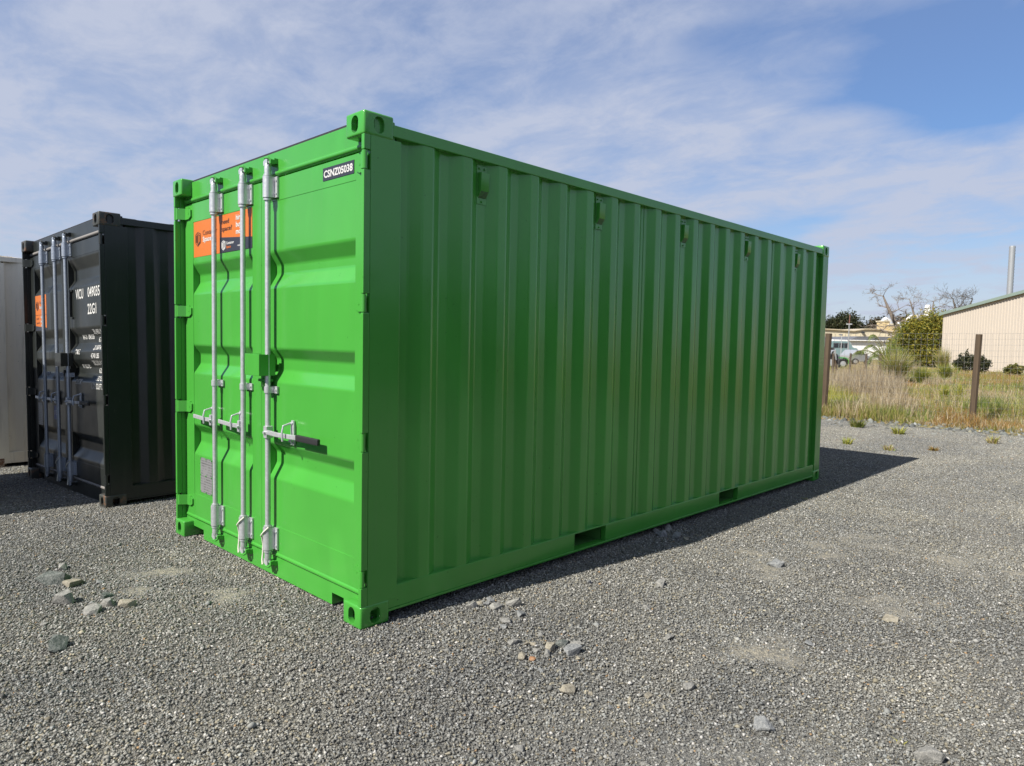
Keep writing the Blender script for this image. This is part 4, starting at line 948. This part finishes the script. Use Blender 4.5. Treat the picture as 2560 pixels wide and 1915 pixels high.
def bare_tree(label, base, trunk, r0, depth, seed, spread=0.6, group=None, col=None):
    root = empty('bare_tree', tuple(base)); tag(root, label, 'tree', group); rd = random.Random(seed); mt = MB(); mb_ = MB()
    T = [Vector(q) for q in trunk]; nT = len(T); rs = [r0*(1-0.75*i/(nT-1)) for i in range(nT)]
    mt.tube(T, rs, 7)
    def grow(p, d, L, r, lv):
        pts = [p]; q = p.copy(); dd = d.copy()
        for _ in range(4):
            dd = (dd+Vector((rd.gauss(0, .16), rd.gauss(0, .16), rd.gauss(0.03, .13)))).normalized(); q = q+dd*L/4; pts.append(q.copy())
        mb_.tube(pts, [max(0.006, r*(1-0.2*i)) for i in range(5)], 5 if lv > 1 else 4, caps=False)
        if lv <= 0: return
        for _ in range(rd.randint(3, 4)):
            i = rd.randint(1, 4); ax = Vector((rd.gauss(0, 1), rd.gauss(0, 1), rd.gauss(0.12, .6))).normalized()
            grow(pts[i], (dd*0.75+ax*spread*1.15).normalized(), L*rd.uniform(.45, .72), r*0.55, lv-1)
    tot = sum((T[i+1]-T[i]).length for i in range(nT-1))
    for i in range(1, nT):
        for _ in range(3 if i < nT-1 else 4):
            a = rd.uniform(0, 6.28); d = Vector((math.cos(a), math.sin(a)*0.8, rd.uniform(-0.05, 0.42))).normalized()
            t = rd.random(); p = T[i-1].lerp(T[i], t) if i < nT-1 else T[i]
            grow(p, d, tot*rd.uniform(.20, .34)*(1.25-0.75*i/nT), rs[i]*0.55, depth)
    mat_ = plain('dead_bark', col or (0.15, 0.125, 0.105), 0.9, var=0.2)
    mt.build('trunk', mat_, root, smooth=60); mb_.build('branches', mat_, root, smooth=60)['kind'] = 'stuff'; return root
def rel(base, pts, d):            # background detail points at one distance, relative to the base
    return [tuple(at(*r6(x_, y_), d)-base) for x_, y_ in pts]
b_ = at(*r6(690, 760), 62); b_[2] = 0.25
bare_tree('leaning dead tree left of the yellow-green bush', b_, [(0, 0, 0)]+rel(b_, [(655, 670), (612, 580), (575, 500), (545, 430)], 62), 0.22, 3, 4, 0.7)
b_ = at(*r6(800, 700), 66); b_[2] = 0.25
bare_tree('thin dead tree between the leaning one and the white stack', b_, [(0, 0, 0)]+rel(b_, [(790, 610), (768, 520), (748, 455)], 66), 0.13, 3, 8, 0.8)
b_ = at(*r6(935, 700), 66); b_[2] = 0.25
bare_tree('slender dead tree just right of the white stack', b_, [(0, 0, 0)]+rel(b_, [(930, 600), (925, 520), (932, 470)], 66), 0.13, 2, 15, 0.8)
for x_, sd, xx in ((1105, 5, 1095), (1190, 6, 1205)):
    b_ = at(*r6(x_, 700), 74); b_[2] = 0.25
    bare_tree('bushy bare winter tree over the shed roof, %s' % ('left of the pair' if sd == 5 else 'right of the pair'), b_, [(0, 0, 0)]+rel(b_, [(x_, 590), (xx, 510), (xx+(-15 if sd == 5 else 25), 450)], 74), 0.17, 3, sd, 0.62, col=(0.095, 0.08, 0.066))
# far evergreen trees
def far_tree(label, x0, x1, ytop, d, seed, pal=DARKP):
    k = d*0.32635/FPX; xc = (x0+x1)/2; b_ = at(*r6(xc, 800), d); b_[2] = 0.3; top = at(*r6(xc, ytop), d)[2]-0.3; w = (x1-x0)/2*k; rd = random.Random(seed)
    lumps = [(0, 0, top*0.62, w*0.7, w*0.7, top*0.37)]
    for j in range(9):
        t = (j+0.5)/9*2-1; hh = math.sqrt(max(0.05, 1-t*t)); lumps.append((rx[0]*t*w*0.8+rd.uniform(-.6, .6), rx[1]*t*w*0.8+rd.uniform(-1.5, 1.5), top*(0.35+0.38*hh*rd.uniform(.75, 1.05)), w*0.36, w*0.36, top*0.20*rd.uniform(.8, 1.25)))
    return shrub('evergreen_tree', label, 'tree', b_, lumps, 9000, 0.26, pal, 0.3, 'far evergreen trees')
BR = [(0.060, 0.048, 0.026), (0.040, 0.038, 0.018), (0.075, 0.058, 0.032), (0.030, 0.030, 0.014)]
far_tree('broad dark domed evergreen nearest the container edge', 95, 420, 545, 150, 1)
far_tree('low dark evergreen right of the domed one', 380, 640, 585, 155, 2, BR)
far_tree('dark evergreen behind the silver ducts', 560, 800, 575, 158, 3, BR)
far_tree('dark evergreen behind the white stack', 740, 1020, 590, 160, 4)
far_tree('brownish evergreen low at the container edge', -40, 150, 610, 152, 5, BR)

# ------------------------------------------------------------------ far buildings and yard things
M['cream'] = plain('cream_cladding', (0.52, 0.465, 0.34), 0.6, var=0.06, scale=0.4); M['whitewall'] = plain('white_wall', (0.70, 0.70, 0.68), 0.6, var=0.04, scale=0.5); M['greyroof'] = plain('dark_grey_roof', (0.10, 0.105, 0.12), 0.6)
M['window'] = plain('dark_window', (0.02, 0.024, 0.03), 0.15)
def far_root(name, x_, y_, d, label, cat):
    b_ = at(*r6(x_, y_), d); b_[2] = 0.3; o = empty(name, tuple(b_)); o.rotation_euler = (0, 0, math.atan2(rx[1], rx[0])); tag(o, label, cat); return o, d*0.32635/FPX, b_
def zat(y_, d, x_=300): return at(*r6(x_, y_), d)[2]-0.3
fac, k, b_ = far_root('factory', 330, 860, 112, 'long cream factory with low gabled roofs beyond the field', 'factory')
h = lambda y_: zat(y_, 112)
pts = [(-420*k, -0.5), (330*k, -0.5), (330*k, h(715)), (270*k, h(703)), (130*k, h(684)), (60*k, h(684)), (-20*k, h(700)), (-120*k, h(694)), (-230*k, h(690)), (-420*k, h(712))]
MB().prism(pts, 'y', 0, 18).build('wall', 'cream', fac)
m = MB(); top = pts[2:]
for a_, b2 in zip(top[:-1], top[1:]): m.prism([(a_[0], a_[1]+0.01), (b2[0], b2[1]+0.01), (b2[0], b2[1]+0.14), (a_[0], a_[1]+0.14)], 'y', -0.25, 18.2)
m.build('roof', plain('pale_roof', (0.44, 0.38, 0.27), 0.5), fac)
for j in range(22):
    xx = -420*k+j*(750*k)/22; MB().box(xx, xx+0.09, -0.05, 0.0, 0, min(h(712), h(700))-0.1).build('cladding_rib', 'cream', fac)
MB().box(38*k, 52*k, -0.35, 0.05, h(714), h(702)).build('wall_lamp', 'window', fac)
wb, k2, b_ = far_root('low_building', 455, 860, 92, 'white low building with dark grey roof before the factory', 'building')
h = lambda y_: zat(y_, 92)
MB().box(-150*k2, 170*k2, 0, 8, -0.5, h(768)).build('wall', 'whitewall', wb)
MB().prism([(-160*k2, h(768)), (180*k2, h(768)), (175*k2, h(738)), (-105*k2, h(738))], 'y', -0.3, 8.3).build('roof', 'greyroof', wb)
MB().box(-162*k2, 182*k2, -0.36, -0.3, h(772), h(766)).build('gutter', 'whitewall', wb)
# ducts, stack, plant boxes
def duct(label, pts, d, rad, mat='galv', name='duct'):
    P = [at(*r6(x_, y_), d) for x_, y_ in pts]; b_ = P[0].copy(); Q = [Vector(p-b_) for p in P]
    S = []
    for i in range(len(Q)-1):
        p0, p1, p2, p3 = Q[max(i-1, 0)], Q[i], Q[i+1], Q[min(i+2, len(Q)-1)]
        for t in np.linspace(0, 1, 6, endpoint=False):
            S.append(0.5*((2*p1)+(-p0+p2)*t+(2*p0-5*p1+4*p2-p3)*t*t+(-p0+3*p1-3*p2+p3)*t**3))
    S.append(Q[-1]); o = MB().tube(S, [rad*(1.0+0.07*(i % 2)) for i in range(len(S))], 10).build(name, mat, None, smooth=70, loc=tuple(b_)); return tag(o, label, 'duct', None)
duct('large silver duct arch over the factory roof, left one', [(540, 705), (532, 655), (545, 618), (572, 606), (598, 622), (606, 665), (606, 705)], 116, 0.30)
duct('silver duct elbow behind the leaning dead tree', [(632, 705), (640, 660), (660, 640), (678, 655), (680, 705)], 117, 0.30)
duct('white duct bending towards the white stack', [(726, 700), (728, 640), (742, 602), (775, 590), (830, 590), (875, 594)], 118, 0.28, 'whitewall')
st = at(*r6(876, 700), 119); st[2] = 3.0; hh = at(*r6(876, 498), 119)[2]-3.0
o = MB().tube([(0, 0, 0), (0, 0, hh*0.42), (0, 0, hh*0.5), (0, 0, hh*0.93), (0, 0, hh)], [0.85, 0.80, 0.46, 0.38, 0.30], 14).build('stack', 'whitewall', None, smooth=50, loc=tuple(st)); tag(o, 'white factory stack among the dead trees', 'stack')
for lab, xa, xb, ya, yb in (('small cream plant box under the left silver duct', 556, 592, 634, 700), ('wider cream plant box beside the duct elbow', 594, 644, 658, 715)):
    p = at(*r6((xa+xb)/2, yb), 114.5); k3 = 114.5*0.32635/FPX; hb = (yb-ya)*k3; wb_ = (xb-xa)*k3/2
    r_ = empty('plant_box', tuple(p), math.atan2(rx[1], rx[0])); tag(r_, lab, 'plant box')
    MB().box(-wb_, wb_, 0, 2.2, -1.5, hb).build('casing', plain('buff_casing', (0.42, 0.33, 0.18), 0.6), r_, bevel=0.05); MB().box(-wb_-0.1, wb_+0.1, -0.1, 2.3, hb, hb+0.15).build('lid', 'cream', r_)
lp = at(*r6(276, 850), 70); lp[2] = 0.28; ht = at(*r6(276, 640), 70)[2]-0.28; h2 = at(*r6(282, 570), 70)[2]-0.28
pole = empty('pole', tuple(lp)); tag(pole, 'slim grey pole with reddish top before the factory', 'pole')
MB().tube([(0, 0, -0.3), (0, 0, ht)], [0.075, 0.05], 8).build('shaft', 'flue', pole); MB().tube([(0, 0, ht), (0.02, 0, h2)], [0.05, 0.04], 8).build('mast_top', plain('red_brown', (0.15, 0.065, 0.05), 0.6), pole)
MB().box(-0.25, 0.25, -0.04, 0.04, ht-0.1, ht).build('cross_arm', 'flue', pole)
lp = at(*r6(222, 850), 80); lp[2] = 0.28; h2 = at(*r6(222, 728), 80)[2]-0.28
pole = empty('yard_lamp', tuple(lp)); tag(pole, 'small yard lamp left of the slim pole', 'lamp'); MB().tube([(0, 0, -0.2), (0, 0, h2)], 0.04, 6).build('shaft', 'galv', pole); MB().box(-0.28, 0.08, -0.08, 0.08, h2-0.03, h2+0.10).build('lamp_head', 'greyroof', pole, bevel=0.02)
# concrete block
cb = field_point(*r6(890, 960)); kc = math.hypot(cb[0]-CAM[0], cb[1]-CAM[1])*0.32635/FPX
o = MB().prism([(-68*kc, -0.1), (62*kc, -0.1), (62*kc, 72*kc), (-52*kc, 76*kc), (-66*kc, 60*kc)], 'y', 0, 0.8).build('concrete_block', plain('pale_concrete', (0.33, 0.28, 0.225), 0.85, var=0.12), None, bevel=0.04, loc=tuple(cb), rot=(0, 0, math.atan2(rx[1], rx[0]))); tag(o, 'pale concrete block standing in the field before the bush', 'block')
# second fence posts in the field
for i, (x_, yt, yb, lean) in enumerate([(160, 868, 985, 0), (205, 880, 1000, -0.25), (287, 868, 1010, 0.02), (413, 868, 980, 0), (522, 870, 965, 0)]):
    p = at(*r6(x_, yb), 33); p[2] = 0.24; hp = at(*r6(x_, yt), 33)[2]-0.24
    o = MB().tube([(0, 0, -0.1), (lean*0.5, 0, hp*0.5), (lean, 0.0, hp)], [0.05, 0.048, 0.045], 7).build('fence_stake', 'wood', None, bevel=0.004, loc=tuple(p))
    tag(o, ['leftmost old timber stake at the field back by the container', 'slanting old timber stake near the green loader guard', 'thick timber stake below the slim grey pole', 'thin stake left of the palm fronds', 'thin stake at the palm trunk'][i], 'stake')
# parked vehicles behind the stakes
def veh_root(name, x_, d, label, cat, turn=0.0):
    b_ = at(*r6(x_, 960), d); b_[2] = 0.27; o = empty(name, tuple(b_)); o.rotation_euler = (0, 0, math.atan2(rx[1], rx[0])+turn); tag(o, label, cat); return o, d*0.32635/FPX
def wheel(root, x, y, r, w=0.2):
    t = MB().cyl((x, y, r), (x, y+w, r), r, 18).build('wheel', 'rubber', root, bevel=0.03); MB().cyl((x, y-0.015, r), (x, y+0.02, r), r*0.55, 14).build('rim', 'galv', t); return t
van, kv = veh_root('van', 215, 82, 'pale teal van with white roof parked beyond the field', 'van', 0.05)
M['teal'] = plain('pale_teal_paint', (0.16, 0.245, 0.255), 0.35, var=0.05); s = kv*100
L_ = 150*kv
MB().prism([(-0.45*L_, 0.35), (0.80*L_, 0.35), (0.84*L_, 0.9), (0.80*L_, 1.25), (0.58*L_, 1.35), (0.42*L_, 1.95), (-0.43*L_, 1.98), (-0.47*L_, 1.0)], 'y', 0, 1.75).build('body', 'teal', van, bevel=0.06)
MB().prism([(-0.42*L_, 1.985), (0.40*L_, 1.96), (0.30*L_, 2.12), (-0.36*L_, 2.14)], 'y', 0.05, 1.70).build('roof', 'whitewall', van, bevel=0.04)
for a_, b2 in ((-0.36, -0.12), (-0.09, 0.12), (0.15, 0.36)): MB().box(a_*L_, b2*L_, -0.02, 0.03, 1.28, 1.80).build('window', 'window', van, bevel=0.01)
for x_ in (-0.25, 0.55): wheel(van, x_*L_, -0.03, 0.34)
MB().box(0.80*L_, 0.845*L_, 0.15, 0.40, 0.75, 0.92).build('headlight', 'whitewall', van)
car, kc2 = veh_root('car', 375, 60, 'low silver car seen through dry grass left of the palm', 'car', 0.1)
M['silver'] = plain('silver_paint', (0.40, 0.42, 0.44), 0.3, 0.5, var=0.04); Lc = 78*kc2
MB().prism([(-0.9*Lc, 0.28), (1.0*Lc, 0.28), (1.02*Lc, 0.65), (0.92*Lc, 0.82), (0.45*Lc, 0.92), (0.15*Lc, 1.38), (-0.45*Lc, 1.42), (-0.80*Lc, 1.0), (-0.92*Lc, 0.9)], 'y', 0, 1.65).build('body', 'silver', car, bevel=0.08)
MB().prism([(-0.62*Lc, 0.95), (0.36*Lc, 0.95), (0.12*Lc, 1.30), (-0.42*Lc, 1.34)], 'y', -0.01, 0.05).build('window', 'window', car); MB().prism([(0.47*Lc, 0.95), (0.19*Lc, 1.36), (0.16*Lc, 1.33), (0.42*Lc, 0.93)], 'y', 0.12, 1.53).build('windscreen', 'window', car)
for x_ in (-0.55, 0.62): wheel(car, x_*Lc, -0.03, 0.30)
car.scale = (1, 1, 0.8)
ld, kl = veh_root('loader', 172, 46, 'black and pale loader arm with green guard by the container edge', 'loader', 0.0)
u = kl
MB().tube([(-35*u, 0.3, 70*u), (-12*u, 0.3, 120*u), (10*u, 0.3, 130*u), (20*u, 0.3, 60*u)], [0.10, 0.10, 0.10, 0.09], 6).build('arm', 'silver', ld)
MB().prism([(-40*u, 60*u), (-5*u, 75*u), (22*u, 130*u), (10*u, 148*u), (-25*u, 146*u), (-45*u, 110*u)], 'y', 0.35, 1.3).build('bucket', 'rubber', ld, bevel=0.03)
MB().box(-40*u, 60*u, 0.4, 1.8, 0.35, 0.8).build('chassis', 'greyroof', ld, bevel=0.05); wheel(ld, 62*u, 0.05, 0.30, 0.35); wheel(ld, -25*u, 0.05, 0.36, 0.3)
arc = [(62*u+0.36*math.cos(t)*s_, 0.30+0.36*math.sin(t)*s_) for s_, ts in ((1.10, np.linspace(0.0, 1.9, 9)), (0.94, np.linspace(1.9, 0.0, 9))) for t in ts]
MB().prism(arc, 'y', -0.02, 0.42).build('wheel_guard', plain('bright_green_guard', (0.045, 0.24, 0.05), 0.4), ld)

# trees added right of the yard, unseen, to darken reflections on the green side
for i in range(7):
    yy = -7.5+3.1*i; hh_ = 3.7+0.7*math.sin(i*2.1); ww = 1.9
    shrub('added_tree', 'added unseen dark evergreen right of the yard, %s from the near end' % ORD[i], 'tree', (12.6+0.5*math.cos(i*1.7), yy, 0.0),
          [(0, 0, hh_*0.36, ww*0.95, ww, hh_*0.34), (0.3, 0.4, hh_*0.62, ww*0.8, ww*0.85, hh_*0.3), (-0.3, -0.5, hh_*0.55, ww*0.7, ww*0.8, hh_*0.28), (0, 0.1, hh_*0.84, ww*0.45, ww*0.5, hh_*0.17)], 6000, 0.16, DARKP, 0.16, 'added unseen trees right of the yard')
